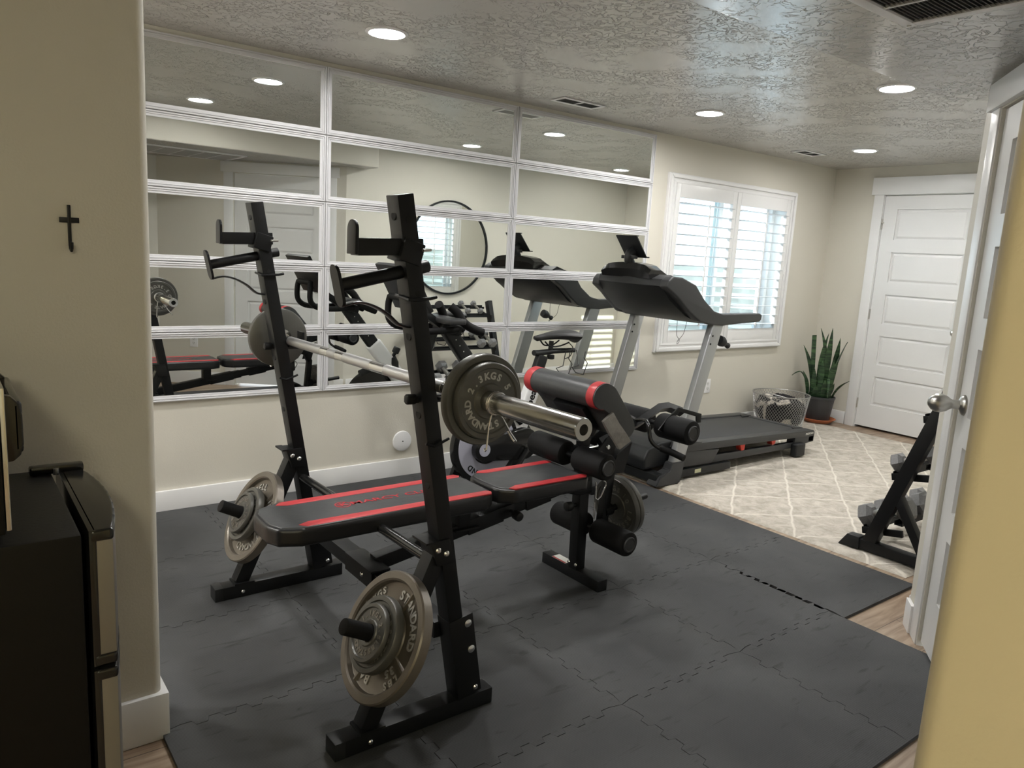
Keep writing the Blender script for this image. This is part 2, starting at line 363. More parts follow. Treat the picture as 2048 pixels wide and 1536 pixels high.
bmesh.ops.bevel(b.bm, geom=es, offset=.02, segments=6, affect='EDGES', profile=.5)
struct('wall_left', b, M_wall)
struct('wall_hall', B().box((XH - .1, YB, 0), (XH, 2.15, 2.5)).box((XH, YB - .1, 0), (.72, YB, 2.5)), M_wall)
struct('ceiling', B().box((XL - .1, YS - .3, CZ), (XE + .1, YW + .2, CZ + .1)), M_ceil)
XS = 3.21
b = B(); b.box((XH - .1, YB, SZ), (XS, YS, CZ + .06), bev=0)
es = [e for e in b.bm.edges if (all(abs(v.co.y - YS) < 1e-4 and abs(v.co.z - SZ) < 1e-4 for v in e.verts) or all(abs(v.co.x - XS) < 1e-4 and abs(v.co.z - SZ) < 1e-4 for v in e.verts) or all(abs(v.co.x - XS) < 1e-4 and abs(v.co.y - YS) < 1e-4 for v in e.verts))]
bmesh.ops.bevel(b.bm, geom=es, offset=.012, segments=5, affect='EDGES', profile=.5)
sf = struct('ceiling_soffit', b, M_ceil)
sf.data.materials.append(M_wall)
for p in sf.data.polygons:
    if abs(p.normal.z) < .6: p.material_index = 1

# baseboards
def bb(name, p, q, h=.113, t=.014, n=None):
    p, q = V((*p, 0)), V((*q, 0)); d = (q - p).normalized(); nn = V((-d.y, d.x, 0)) if n is None else V((*n, 0)).normalized()
    o = B(); o.hull8([p, q, q + nn * t, p + nn * t] + [w + V((0, 0, h)) for w in (p, q, q + nn * t, p + nn * t)], bev=.003)
    return struct(name, o, M_trim)
bb('baseboard_north', (XL, YW), (XE, YW), h=.113, t=.016, n=(0, -1))
bb('baseboard_east', (XE, 3.46), (XE, YW - .016), n=(-1, 0))
bb('baseboard_south', (3.02, YR), (XE, YR), n=(0, 1))
q0 = P0 + U * .085
bb('baseboard_angled', (P0.x, P0.y), (q0.x, q0.y), n=(N.x, N.y))
q1 = P0 + U * (DS1 + .09)
bb('baseboard_alcove', (q1.x, q1.y), (PQ.x, PQ.y), n=(N.x, N.y))
bb('baseboard_alcove', (PQ.x, .217), (.62, .217), n=(0, 1))
b = B(); b.box((XH, 2.016, 0), (.445, 2.165, .135), bev=.004)
struct('baseboard_left', b, M_trim)
struct('baseboard_right', B().box((.586, YB, 0), (.60, .228, .135), bev=.003), M_trim)

# ------------------------------------------------------------------ doors (local frame: x along width from hinge, y towards the viewer, z up)
def panel_door(name, trim, M, w, h, knob_x=None, gap=.02, head=True, casing=.09, headh=.145, hinge_side=0):
    D = thing(name, '', ''); del D['label']; del D['category']; D.matrix_basis = M; D['kind'] = 'structure'
    b = B(); t = .035; st = .115
    n = 5; rb = .20; rt = .115; gp = .105; ph = (h - gap - rb - rt - gp * (n - 1)) / n
    b.box((.003, -t, gap), (w - .003, -.012, h - .003))
    zs = []
    z = gap + rb
    b.box((.003, -.012, gap), (w - .003, 0, z), bev=0)
    for i in range(n):
        zs.append((z, z + ph)); z += ph
        top = z + (gp if i < n - 1 else rt)
        b.box((st, -.012, z), (w - st, 0, min(top, h - .003))); z = top
    b.box((.003, -.012, gap + rb), (st, 0, h - .003)); b.box((w - st, -.012, gap + rb), (w - .003, 0, h - .003))
    for z0, z1 in zs:   # raised centre field with a sloping moulding round it
        e = .012
        b.hull8([(st + e, -.012, z0 + e), (w - st - e, -.012, z0 + e), (w - st - e, -.012, z1 - e), (st + e, -.012, z1 - e),
                 (st + e * 2.4, -.004, z0 + e * 2.4), (w - st - e * 2.4, -.004, z0 + e * 2.4), (w - st - e * 2.4, -.004, z1 - e * 2.4), (st + e * 2.4, -.004, z1 - e * 2.4)])
    o = obj('door_panel', b, M_door, D, local=True, ang=20)
    for z in (.22, h / 2, h - .24):
        hx = w if hinge_side else 0; hb = B(); hb.cyl((hx, .006, z - .045), (hx, .006, z + .045), .006, seg=10).box((hx - .006, -.002, z - .044), (hx + .006, .004, z + .044))
        obj('hinge', hb, M_steel, D, local=True)
    if knob_x is not None:
        kb = B(); z = .935
        kb.lathe([(.0, 0), (.036, 0), (.036, .004), (.030, .012), (.017, .018), (.015, .036), (.018, .044), (.027, .056), (.033, .074), (.032, .090), (.024, .104), (.012, .113), (.0, .116)], (knob_x, 0, z), (0, 1, 0))
        kb.cyl((knob_x, -.001, z), (knob_x, .002, z), .033)
        obj('door_knob', kb, M_steel, D, local=True)
    T = thing(trim, '', ''); del T['label']; del T['category']; T.matrix_basis = M; T['kind'] = 'structure'
    cb = B(); c = casing; rv = .006
    cb.box((-c, 0, 0), (-rv, .018, h + rv), bev=.002).box((w + rv, 0, 0), (w + c, .018, h + rv), bev=.002)
    obj('side_casing', cb, M_trim, T, local=True)
    cb = B(); cb.box((-c - .022, 0, h + rv), (w + c + .022, .030, h + rv + headh), bev=.002)
    obj('head_casing', cb, M_trim, T, local=True)
    jb = B(); jb.box((-rv, -.12, 0), (-.0005, .001, h + .02)).box((w + .0005, -.12, 0), (w + rv, .001, h + .02)).box((-rv, -.12, h + .001), (w + rv, .001, h + rv))
    obj('jamb', jb, M_trim, T, local=True)
    return D
# far door on the east wall: hinge at y 3.361, opening to the right (towards -y)
Md = Matrix(((0, -1, 0, XE - .002), (1, 0, 0, 3.361 - .81), (0, 0, 1, 0), (0, 0, 0, 1)))
d1 = panel_door('door_1', 'trim_1', Md, .81, 2.03, knob_x=.06, hinge_side=1)
lb = B(); lb.tube([(.81, .006, 1.79), (.798, .03, 1.80), (.78, .045, 1.80)], .004).cyl((.78, .045, 1.80), (.774, .052, 1.80), .007)
obj('door_stop', lb, M_steel, d1, local=True)
# the door in the angled wall: seen from the room, hinge at the far-left end (a2), width towards P0
O2 = P0 + U * DS1 - N * .012
Ma = Matrix(((-U.x, N.x, 0, O2.x), (-U.y, N.y, 0, O2.y), (0, 0, 1, 0), (0, 0, 0, 1)))
d2 = panel_door('door_2', 'trim_2', Ma, DS1 - DS0, DH, knob_x=DS1 - DS0 - .065, headh=.09)

# ------------------------------------------------------------------ window with plantation shutters
WN = thing('window_1', '', ''); del WN['label']; del WN['category']; WN['kind'] = 'structure'; WN.location = (5.127, YW, .684)
ox0, ox1, oz0, oz1 = 4.31, 5.944, .684, 2.012
b = B()
for k, (wd, dp) in enumerate(((.0, .018), (.012, .030), (.055, .038))):
    pass
def picture_frame(b, x0, x1, z0, z1, y, w, d, bev=.003):
    """mitred frame against plane y, standing out towards -y"""
    o = [(x0, z0), (x1, z0), (x1, z1), (x0, z1)]; i = [(x0 + w, z0 + w), (x1 - w, z0 + w), (x1 - w, z1 - w), (x0 + w, z1 - w)]
    for k in range(4):
        a, c, e, f = o[k], o[(k + 1) % 4], i[(k + 1) % 4], i[k]
        b.hull8([(a[0], y, a[1]), (c[0], y, c[1]), (e[0], y, e[1]), (f[0], y, f[1]), (a[0], y - d, a[1]), (c[0], y - d, c[1]), (e[0], y - d, e[1]), (f[0], y - d, f[1])], bev=bev)
picture_frame(b, ox0, ox1, oz0, oz1, YW + .001, .082, .022)
picture_frame(b, ox0 + .006, ox1 - .006, oz0 + .006, oz1 - .006, YW - .02, .028, .016, bev=.006)
picture_frame(b, ox0 + .052, ox1 - .052, oz0 + .052, oz1 - .052, YW - .02, .018, .008, bev=.003)
obj('window_frame', b, M_trim, WN, smooth=False)
def shutter(px0, px1):
    z0, z1 = .745, 1.948
    b = B(); y0, y1 = YW + .004, YW - .026
    b.box((px0, y0, z0), (px0 + .048, y1, z1), bev=.003).box((px1 - .048, y0, z0), (px1, y1, z1), bev=.003)
    b.box((px0 + .048, y0, z0), (px1 - .048, y1, z0 + .105), bev=.003).box((px0 + .048, y0, z1 - .105), (px1 - .048, y1, z1), bev=.003)
    s = obj('shutter_panel', b, M_trim, WN)
    lz0, lz1 = z0 + .105, z1 - .105; n = 13; st = (lz1 - lz0) / n; b = B(); t = radians(-3)
    for i in range(n):
        z = lz0 + st * (i + .5); c = V((0, YW - .011, z)); w = .042
        rings = []
        for x in (px0 + .049, px1 - .049):
            rings.append([V((x, c.y + cos(a) * w * cos(t) - sin(a) * .0045 * sin(t), c.z + cos(a) * w * sin(t) + sin(a) * .0045)) for a in [2 * pi * j / 14 for j in range(14)]])
        b.rings(rings)
    obj('louvers', b, mat('louver_backlit', (.58, .59, .62), .4), s)  # white slats, with their backlit grey put into the colour
    xm = px0 + (px1 - px0) * .5
    obj('tilt_rod', B().box((xm - .005, YW - .062, lz0 + .03), (xm + .005, YW - .052, lz1 - .03), bev=.002), M_trim, s)
    hb = B()
    for z in (z0 + .12, (z0 + z1) / 2, z1 - .12): hb.box((px0 - .006 if px0 < 5 else px1 - .004, y1 - .004, z - .03), (px0 + .004 if px0 < 5 else px1 + .006, y1 + .002, z + .03))
    obj('hinge', hb, M_trim, s)
shutter(4.392, 5.122); shutter(5.130, 5.864)
b = B()      # the sliding window unit behind
yy = YW + .14
picture_frame(b, WX0, WX1, WZ0, WZ1, yy + .05, .045, .07)
picture_frame(b, WX0 + .03, 5.16, WZ0 + .03, WZ1 - .03, yy + .02, .04, .03); picture_frame(b, 5.08, WX1 - .03, WZ0 + .03, WZ1 - .03, yy + .05, .04, .03)
obj('sash_frame', b, M_white, WN)
obj('glass', B().box((WX0 + .07, yy + .004, WZ0 + .07), (5.12, yy + .008, WZ1 - .07)).box((5.12, yy + .030, WZ0 + .07), (WX1 - .07, yy + .034, WZ1 - .07)), M_glass, WN)
obj('window_sill', B().box((WX0, YW + .01, WZ0 - .02), (WX1, YW + .2, WZ0 + .012)).box((WX0 - .01, YW + .01, WZ0), (WX0 + .01, YW + .2, WZ1)).box((WX1 - .01, YW + .01, WZ0), (WX1 + .01, YW + .2, WZ1)), M_trim, WN)
# window well outside: corrugated liner and gravel
b = B(); pr_ = []
cx, cy, rx, ry = (WX0 + WX1) / 2, YW + .2, 1.05, 1.0
nseg = 96
ins, outs = [], []
rngs = []
for k in range(41):
    z = .45 + k * .04; w_ = .012 * sin(k * pi / 2)
    rngs.append(z)
for i in range(nseg): 
    a, c = pi * i / nseg, pi * (i + 1) / nseg
    for k in range(40):
        def p(t, kk): 
            o = .014 * cos(kk * pi / 2); return (cx - cos(t) * (rx + o), cy + sin(t) * (ry + o), .45 + kk * .0235)
        b.bm.faces.new([b.bm.verts.new(p(a, k)), b.bm.verts.new(p(c, k)), b.bm.verts.new(p(c, k + 1)), b.bm.verts.new(p(a, k + 1))])
bmesh.ops.remove_doubles(b.bm, verts=b.bm.verts, dist=1e-5)
g = bmesh.ops.solidify(b.bm, geom=b.bm.faces[:], thickness=.01)
struct('trim_3', b, M_well)
struct('ground', B().prism([(cx - rx + .02, cy + .001), (cx + rx - .02, cy + .001)] + [(cx + cos(pi * i / 30) * (rx - .02), cy + sin(pi * i / 30) * (ry - .02)) for i in range(1, 30)], 'z', .44, .62), M_gravel)

# ------------------------------------------------------------------ framed mirrors, 5 rows x 3 columns
rows = ['top row', 'second row', 'middle row', 'fourth row', 'bottom row']; cols = ['left column beside the beige wall end', 'centre column', 'right column nearest the window']
xa, WP, ZT, HP = 1.662, 1.241, 2.250, .338
mir0 = None
def make_mirror():
    t = thing('framed_mirror', '', 'mirror', (0, YW, 0), 'framed wall mirrors in a five by three grid')
    b = B(); g = .0012; x0, x1, z0, z1 = -WP / 2 + g, WP / 2 - g, -HP / 2 + g, HP / 2 - g; y = YW
    picture_frame(b, x0, x1, z0, z1, y, .029, .012, bev=.0015)
    picture_frame(b, x0 + .001, x1 - .001, z0 + .001, z1 - .001, y - .011, .008, .0075, bev=.0025)
    picture_frame(b, x0 + .011, x1 - .011, z0 + .011, z1 - .011, y - .011, .007, .005, bev=.0022)
    obj('frame', b, M_frame, t, smooth=False)
    obj('glass', B().box((x0 + .026, y - .008, z0 + .026), (x1 - .026, y - .003, z1 - .026)), M_glassm, t, smooth=False)
    return t
for i in range(5):
    for j in range(3):
        c = V((xa + (j - .5) * WP, YW, ZT - (i + .5) * HP))
        lb_ = 'white framed wall mirror panel, %s, %s' % (rows[i], cols[j])
        if mir0 is None: mir0 = make_mirror(); mir0.location = c; mir0['label'] = lb_
        else: dup(mir0, Matrix.Translation(c), lb_)

# ------------------------------------------------------------------ recessed lamps and vents
M_lamp = mat('lamp_diffuser', (.9, .9, .9), .5, emit=((1, .988, .96), LAMP * 1.10))
M_lamph = mat('hall_lamp_diffuser', (.9, .9, .9), .5, emit=(HALL, 108))
L0 = None
POW = [1.12, 1.65, .82, 1.12, 1.70, .86, 1.7, 1.7]
for li, (x, y, z, s) in enumerate(((1.62, 3.11, CZ, 'round recessed ceiling lamp at the upper left, nearest the camera along the mirrors'), (3.81, 3.11, CZ, 'round recessed ceiling lamp between the ceiling vent and the grille side, above the treadmill'),
                  (5.60, 3.08, CZ, 'farthest round recessed ceiling lamp, above the plant corner by the white door'), (1.52, 2.08, CZ, 'round recessed ceiling lamp above the weight bench, seen only in the mirrors at left'),
                  (3.82, 1.98, CZ, 'round recessed ceiling lamp beside the edge of the dropped ceiling'), (5.70, 1.95, CZ, 'round recessed ceiling lamp hidden by the door trim, seen in the right mirrors'),
                  (-.45, 3.11, CZ, 'added unseen ceiling lamp behind the beige wall end, by the mirror wall'), (-.45, 2.55, CZ, 'added unseen ceiling lamp directly behind the beige wall end'))):  # last two lamps are added out of view to brighten the left side
    if L0 is None:
        L0 = thing('recessed_lamp', s, 'ceiling light', (x, y, z), 'recessed ceiling lamps')
        obj('trim_ring', B().lathe([(.072, .0005), (.092, .0005), (.092, -.004), (.088, -.007), (.078, -.009), (.072, -.005)], (0, 0, 0), (0, 0, 1), closed=True), M_white, L0, local=True)
        obj('diffuser', B().lathe([(0, -.004), (.060, -.005), (.073, -.003), (.073, -.0006), (0, -.0006)], (0, 0, 0), (0, 0, 1)), M_lamp, L0, local=True)
    else:
        q = dup(L0, Matrix.Translation((x, y, z)), s)
        for ch in q.children:
            if ch.name.startswith('diffuser'): ch.material_slots[0].link = 'OBJECT'; ch.material_slots[0].material = mat('lamp_diffuser_%d' % li, (.9, .9, .9), .5, emit=((1, .988, .96), LAMP * POW[li]))
hl = thing('hall_lamp', 'warm flush hall ceiling lamp behind the camera', 'ceiling light', (-.55, -.75, SZ))
obj('diffuser', B().lathe([(0, -.05), (.10, -.045), (.15, -.02), (.16, -.0005), (0, -.0005)], (0, 0, 0), (0, 0, 1)), M_lamph, hl, local=True)

def register(cx, cy, wx, wy, label):
    t = thing('ceiling_vent', label, 'vent', (cx, cy, CZ), 'white ceiling registers')
    b = B(); x0, x1, y0, y1, z = cx - wx / 2, cx + wx / 2, cy - wy / 2, cy + wy / 2, CZ
    f = .022
    for (p, q) in (((x0, y0), (x1, y0 + f)), ((x0, y1 - f), (x1, y1)), ((x0, y0 + f), (x0 + f, y1 - f)), ((x1 - f, y0 + f), (x1, y1 - f)), ((cx - .006, y0 + f), (cx + .006, y1 - f))):
        b.box((p[0], p[1], z - .0005), (q[0], q[1], z - .007), bev=.002)
    obj('frame', b, M_white, t)
    b = B()
    for k in range(9):
        y = y0 + f + (y1 - y0 - 2 * f) * (k + .5) / 9
        b.hull8([(x0 + f, y - .004, z - .006), (x1 - f, y - .004, z - .006), (x1 - f, y - .003, z - .006), (x0 + f, y - .003, z - .006), (x0 + f, y + .003, z - .0012), (x1 - f, y + .003, z - .0012), (x1 - f, y + .004, z - .0012), (x0 + f, y + .004, z - .0012)])
    obj('slats', b, mat('grey_slat', (.30, .30, .29), .5), t)
    obj('duct_opening', B().box((x0 + f, y0 + f, z - .0004), (x1 - f, y1 - f, z - .001)), M_duct, t)
    return t
register(3.13, 3.545, .335, .135, 'white ceiling vent just in front of the top of the mirrors')
register(5.53, 3.50, .29, .135, 'white ceiling vent near the window, farthest from the camera')
# return-air grille on the dropped ceiling
gx0, gx1, gy0, gy1 = 1.20, 2.155, .52, 1.115
t = thing('return_air_grille', 'large white return air grille with thin slats on the dropped ceiling', 'vent', ((gx0 + gx1) / 2, (gy0 + gy1) / 2, SZ))
b = B(); z = SZ
for (p, q) in (((gx0, gy0), (gx1, gy0 + .032)), ((gx0, gy1 - .032), (gx1, gy1)), ((gx0, gy0 + .032), (gx0 + .032, gy1 - .032)), ((gx1 - .032, gy0 + .032), (gx1, gy1 - .032))):
    b.box((p[0], p[1], z - .0005), (q[0], q[1], z - .010), bev=.003)
for k in range(1, 6):
    x = gx1 - .032 - k * .152
    b.box((x - .005, gy0 + .032, z - .002), (x + .005, gy1 - .032, z - .009))
obj('frame', b, M_white, t)
b = B(); n = 46
for k in range(n):
    y = gy0 + .032 + (gy1 - gy0 - .064) * (k + .5) / n
    b.hull8([(gx0 + .03, y - .0035, z - .009), (gx1 - .03, y - .0035, z - .009), (gx1 - .03, y - .0027, z - .009), (gx0 + .03, y - .0027, z - .009), (gx0 + .03, y + .0027, z - .002), (gx1 - .03, y + .0027, z - .002), (gx1 - .03, y + .0035, z - .002), (gx0 + .03, y + .0035, z - .002)])
obj('slats', b, mat('painted_slat', (.42, .41, .39), .5), t)
obj('duct_opening', B().box((gx0 + .03, gy0 + .03, z - .0006), (gx1 - .03, gy1 - .03, z - .0012)), M_duct, t)
for (x, y) in ((gx1 - .016, gy1 - .016),): obj('screw', B().lathe([(0, -.0125), (.005, -.012), (.006, -.010), (0, -.010)], (x, y, z), (0, 0, 1), seg=14), M_steel, t)

# ------------------------------------------------------------------ small things on the walls
def outlet(name, label, cat, O, Nn, kind='outlet', group=None):
    O = V(O); Nn = V(Nn).normalized(); X = V((0, 0, 1)).cross(Nn); M = Matrix(((X.x, Nn.x, 0, O.x), (X.y, Nn.y, 0, O.y), (0, 0, 1, O.z), (0, 0, 0, 1)))
    t = thing(name, label, cat, group=group); t.matrix_basis = M
    obj('cover_plate', B().box((-.036, .0003, -.058), (.036, .006, .058), bev=.003), M_white, t, local=True)
    if kind == 'outlet':
        for s in (-.02, .02):
            q = obj('socket', B().cyl((0, .005, s), (0, .0085, s), .0165, seg=20), mat('socket_white', (.70, .70, .69), .4), t, local=True)
            obj('slot', B().box((-.007, .0085, s - .002), (-.005, .0088, s + .007)).box((.005, .0085, s - .002), (.007, .0088, s + .006)).cyl((0, .0085, s - .009), (0, .0088, s - .009), .0025, seg=10), M_dark, q, local=True)
    else: obj('rocker', B().box((-.017, .005, -.033), (.017, .010, .033), bev=.003), M_trim, t, local=True)
outlet('wall_outlet', 'white duplex outlet on the wall under the shuttered window, behind the treadmill', 'outlet', (5.012, YW, .38), (0, -1, 0))
outlet('wall_outlet', 'white outlet half hidden behind the near black upright of the bench', 'outlet', (2.29, YW, .38), (0, -1, 0))
pp = P0 + U * 1.38
outlet('wall_outlet', 'white outlet beside the grey looking door, seen only in the bottom left mirror', 'outlet', (pp.x, pp.y, .40), N)
outlet('light_switch', 'white switch plate on the wall across the room, seen in the mirror beside the treadmill', 'switch', (5.05, YR, 1.10), (0, 1, 0), 'switch')
o = tag(obj('round_wall_cover', B().lathe([(0, .013), (.004, .013), (.05, .012), (.060, .009), (.062, .0), (0, 0)], (2.173, YW - .0003, .222), (0, -1, 0)), M_white), 'round white disc cover with a centre screw low on the wall', 'wall cover')
obj('screw', B().cyl((2.173, YW - .012, .222), (2.173, YW - .0150, .222), .004, seg=12), M_dark, o)
# cross shaped coat hook
X0, Y0 = .257, 2.03
b = B()
b.box((X0 - .0035, Y0 - .0003, 1.416), (X0 + .0035, Y0 - .006, 1.335), bev=.001)
pts = [(X0, Y0 - .003, 1.338), (X0, Y0 - .004, 1.325), (X0, Y0 - .010, 1.316), (X0, Y0 - .020, 1.313), (X0, Y0 - .029, 1.319), (X0, Y0 - .031, 1.332)]
b.tube(pts, .0036, seg=8)
hk = tag(obj('coat_hook', b, M_black), 'black cross shaped metal hook on the beige wall above the fridge', 'hook')
obj('cross_bar', B().box((X0 - .020, Y0 - .0003, 1.376), (X0 + .020, Y0 - .0055, 1.388), bev=.001), M_black, hk)
# big round mirror on the south wall
t = thing('round_mirror', 'large round black rimmed mirror on the wall opposite, seen reflected in the panels', 'mirror', (4.11, YR, 1.38))
obj('rim', B().lathe([(.445, .0005), (.462, .0005), (.462, .022), (.445, .022)], (4.11, YR, 1.38), (0, 1, 0), seg=72, closed=True), M_black, t)
obj('glass', B().cyl((4.11, YR + .001, 1.38), (4.11, YR + .010, 1.38), .447, seg=72), M_glassm, t)

# ------------------------------------------------------------------ foam floor tiles and rug
X_ = [.427 + .594 * k for k in range(6)]; Y_ = [.84, 1.434, 2.028, 2.622, 3.216, 3.81]
def edge_pts(fixed, a, b_, teeth, sgn, seed):
    """points along an edge from a to b_ at coordinate fixed"""
    if not teeth: return [(a, fixed), (b_, fixed)]
    n = 13; out = []; L = b_ - a; lo = .045 / abs(L); out.append((a, fixed))
    for i in range(n):
        s = lo + (1 - 2 * lo) * i / n; e = lo + (1 - 2 * lo) * (i + 1) / n; w = (e - s)
        o = sgn * (.011 if i % 2 == 0 else -.011)
        for f, oo in ((.12, o), (.06, o * 1.0), (.94, o), (.88, o)):
            pass
        out += [(a + L * (s + w * .10), fixed + o), (a + L * (s + w * .90), fixed + o)]
    out.append((b_, fixed)); return out
tiles = [(i, j) for i in range(4) for j in range(5)] + [(4, j) for j in range(1, 5)]
tl = set(tiles)
rown = ['in the row closest to the camera', 'in the second row from the camera', 'in the middle row under the bench', 'in the row just before the wall', 'along the mirror wall']
coln = ['first column by the beige wall end', 'second column', 'third column', 'fourth column', 'last column beside the rug']
for (i, j) in tiles:
    x0, x1, y0, y1 = X_[i], X_[i + 1], Y_[j], Y_[j + 1]
    if i == 4: x1 = 3.40; 
    if (i, j) == (4, 1): y0 = 1.372
    if j == 4: y1 = YW - .018
    g = .0013
    def E(fixed, a, b_, nb, sg): return edge_pts(fixed, a, b_, nb in tl, sg, 0)
    bot = [(p, q + g) for p, q in E(y0, x0, x1, (i, j - 1), 1)]
    rgt = [(q - g, p) for p, q in E(x1, y0, y1, (i + 1, j), 1)]
    top = [(p, q - g) for p, q in E(y1, x0, x1, (i, j + 1), 1)][::-1]
    lft = [(q + g, p) for p, q in E(x0, y0, y1, (i - 1, j), 1)][::-1]
    poly = []
    for seg in (bot, rgt, top, lft):
        for p in seg[(1 if poly else 0):]:
            if not poly or (V((*p, 0)) - V((*poly[-1], 0))).length > .0005: poly.append(p)
    if (V((*poly[0], 0)) - V((*poly[-1], 0))).length < .004: poly.pop()
    b = B(); b.prism(poly, 'z', .0, .0122)
    tag(obj('foam_floor_tile', b, M_mat, smooth=False), 'dark grey interlocking foam tile, %s, %s' % (coln[i], rown[j]), 'floor tile', 'interlocking foam floor tiles')

b = B(); nx, ny = 150, 120; rx0, rx1, ry0, ry1 = 3.462, 6.30, 1.44, 3.80
vs = []
for iy in range(ny + 1):
    row = []
    for ix in range(nx + 1):
        x = rx0 + (rx1 - rx0) * ix / nx; y = ry0 + (ry1 - ry0) * iy / ny
        ed = min(ix, nx - ix, iy, ny - iy)
        z = .001 if ed == 0 else .013 + .003 * noise.noise(V((x * 14, y * 14, 0))) + (.0 if ed > 1 else -.003)
        if ed == 0: x += .006 * noise.noise(V((x * 30, y * 30, 3))); y += .006 * noise.noise(V((x * 30, y * 30, 7)))
        row.append(b.bm.verts.new((x, y, z)))
    vs.append(row)
for iy in range(ny):
    for ix in range(nx): b.bm.faces.new([vs[iy][ix], vs[iy][ix + 1], vs[iy + 1][ix + 1], vs[iy + 1][ix]])
edge = [vs[0][i] for i in range(nx + 1)] + [vs[i][nx] for i in range(1, ny + 1)] + [vs[ny][i] for i in range(nx - 1, -1, -1)] + [vs[i][0] for i in range(ny - 1, 0, -1)]
b.bm.faces.new(edge[::-1])
tag(obj('area_rug', b, M_rug), 'cream shaggy rug with a raised diamond trellis pattern under the treadmill', 'rug')

# ================================================================== WEIGHT BENCH WITH UPRIGHT RACK
MF = .0122          # top of the foam tiles
wb = thing('weight_bench', 'black and red weight bench with two tall leaning uprights on the foam tiles', 'weight bench', (1.5, 2.2, MF))
UPD = V((.985 - 1.155, 0, 1.0 - .05)).normalized()     # direction of the leaning uprights (going up)
def upx(z): return .927 + (1.492 - z) * (1.180 - .927) / (1.492 - .062)
def upright(yc, side):
    """yc = centre of the tube; side = +1 when the outside faces the mirrors"""
    b = B(); p0 = V((upx(.25), yc, .25)); p1 = V((upx(1.492), yc, 1.492))
    b.beam(p0, p1, .060, .046, up=(1, 0, 0), bev=.003)
    up = obj('upright', b, M_black, wb)
    b = B(); b.beam((upx(.066) + .016, yc, .066), (upx(.324) + .016, yc, .324), .066, .082, up=(1, 0, 0), bev=.003)
    obj('lower_sleeve', b, M_black, wb)
    # adjusting holes, seen on the leading face and the side
    for z in (1.44, 1.14, .93, .73, .55):
        c = V((upx(z) - .0235, yc, z)); obj('adjusting_hole', B().cyl(c + V((.002, 0, 0)), c - V((.0009, 0, 0)), .0120, seg=20), M_dark, up)
    for z in (1.43, 1.25): obj('side_hole', B().cyl((upx(z), yc - .029, z), (upx(z), yc - .0309, z), .0075, seg=16), M_dark, up)
    # foot
    b = B(); b.beam((.770, yc, MF + .025), (1.280, yc, MF + .025), .060, .050, bev=.003)
    ft = obj('base_foot', b, M_black, wb)
    b = B(); b.box((.768, yc - .0305, MF), (.800, yc + .0305, MF + .051), bev=.003)
    obj('foot_cap', b, M_plast, ft)
    # slanting brace
    b = B(); b.beam((.868, yc, .066), (1.078, yc, .535), .050, .050, up=(1, 0, 0), bev=.003)
    br = obj('brace', b, M_black, wb)
    b = B(); b.box((.84, yc - .034, .062), (.915, yc + .034, .070)); obj('brace_plate', b, M_black, br)
    # upper joint bracket
    b = B(); b.hull8([(1.060, yc - .036, .500), (1.12, yc - .036, .500), (1.12, yc + .036, .500), (1.060, yc + .036, .500), (1.035, yc - .036, .575), (1.098, yc - .036, .575), (1.098, yc + .036, .575), (1.035, yc + .036, .575)], bev=.003)
    b.box((1.020, yc - .038, .570), (1.045, yc + .038, .576)); obj('bracket', b, M_black, br)
    # plate storage peg, square to the brace
    n = V((-.89, 0, .46)).normalized(); c = V((.968, yc, .292))
    b = B(); b.cyl(c, c + n * .030, .033, seg=24); b.cyl(c + n * .030, c + n * .190, .0225, .0225, bev=.003, seg=32); obj('storage_peg', b, M_foam, wb)
    # bolts
    ys = yc - .0302
    for (x, z, r) in ((.872, .034, .0075), (1.212, .088, .0085), (1.190, .217, .012), (1.174, .302, .012), (1.060, .548, .009), (1.087, .534, .009)):
        bb_ = B(); y0 = yc - (.0335 if z > .05 and z < .4 else .0365 if z > .4 else .0302)
        bb_.lathe([(0, .006), (r * .6, .0055), (r, .002), (r, -.001), (0, -.001)], (x, y0, z), (0, -1, 0), seg=16)
        obj('bolt', bb_, M_bolt, wb)
    # rest hook at the top
    z = 1.365; xb = upx(z) - .022
    b = B(); b.beam((xb + .06, yc, z + .002), (.808, yc, z - .006), .046, .042, bev=.003)
    b.beam((xb - .006, yc, z - .004), (xb + .052, yc, z - .020), .070, .056, bev=.003)
    hk_ = obj('rest_arm', b, M_black, wb)
    pr = [(yc - .024, z - .024), (yc + .024, z - .024)] + [(yc + .024 * cos(a), z + .034 + .024 * sin(a)) for a in [pi * k / 12 for k in range(13)]]
    b = B(); b.prism(pr, 'x', .800, .809, bev=.0015); obj('end_plate', b, M_black, hk_)
    b = B(); b.tube([(xb + .072, yc + .03, z - .004), (xb + .076, yc, z - .004), (xb + .072, yc - .036, z - .004), (xb + .045, yc - .045, z - .006)], .004, seg=8); obj('locking_pin', b, M_steel, hk_)
    # round peg with oblong plate and sprung strap
    z = 1.310; xb = upx(z)
    b = B(); b.cyl((xb + .055, yc, z + .010), (.772, yc, z - .045), .0165, seg=24, bev=.002); pg = obj('safety_peg', b, M_black, wb)
    q = V((.768, yc, z - .046)); dd = V((.22, 0, -1)).normalized()
    rr = []
    for s_ in (0, 1):
        pass
    b = B(); ring = []
    ww, hh = .022, .052
    outl = [V((0, ww * cos(a), (hh - ww) + ww * sin(a))) for a in [pi * k / 10 for k in range(11)]] + [V((0, ww * cos(a), -(hh - ww) + ww * sin(a))) for a in [pi + pi * k / 10 for k in range(11)]]
    def tw(v, dx): return q + V((dx, v.y, 0)) + (-dd) * v.z
    b.rings([[tw(v, -.004) for v in outl], [tw(v, .004) for v in outl]]); obj('end_plate', b, M_black, pg)
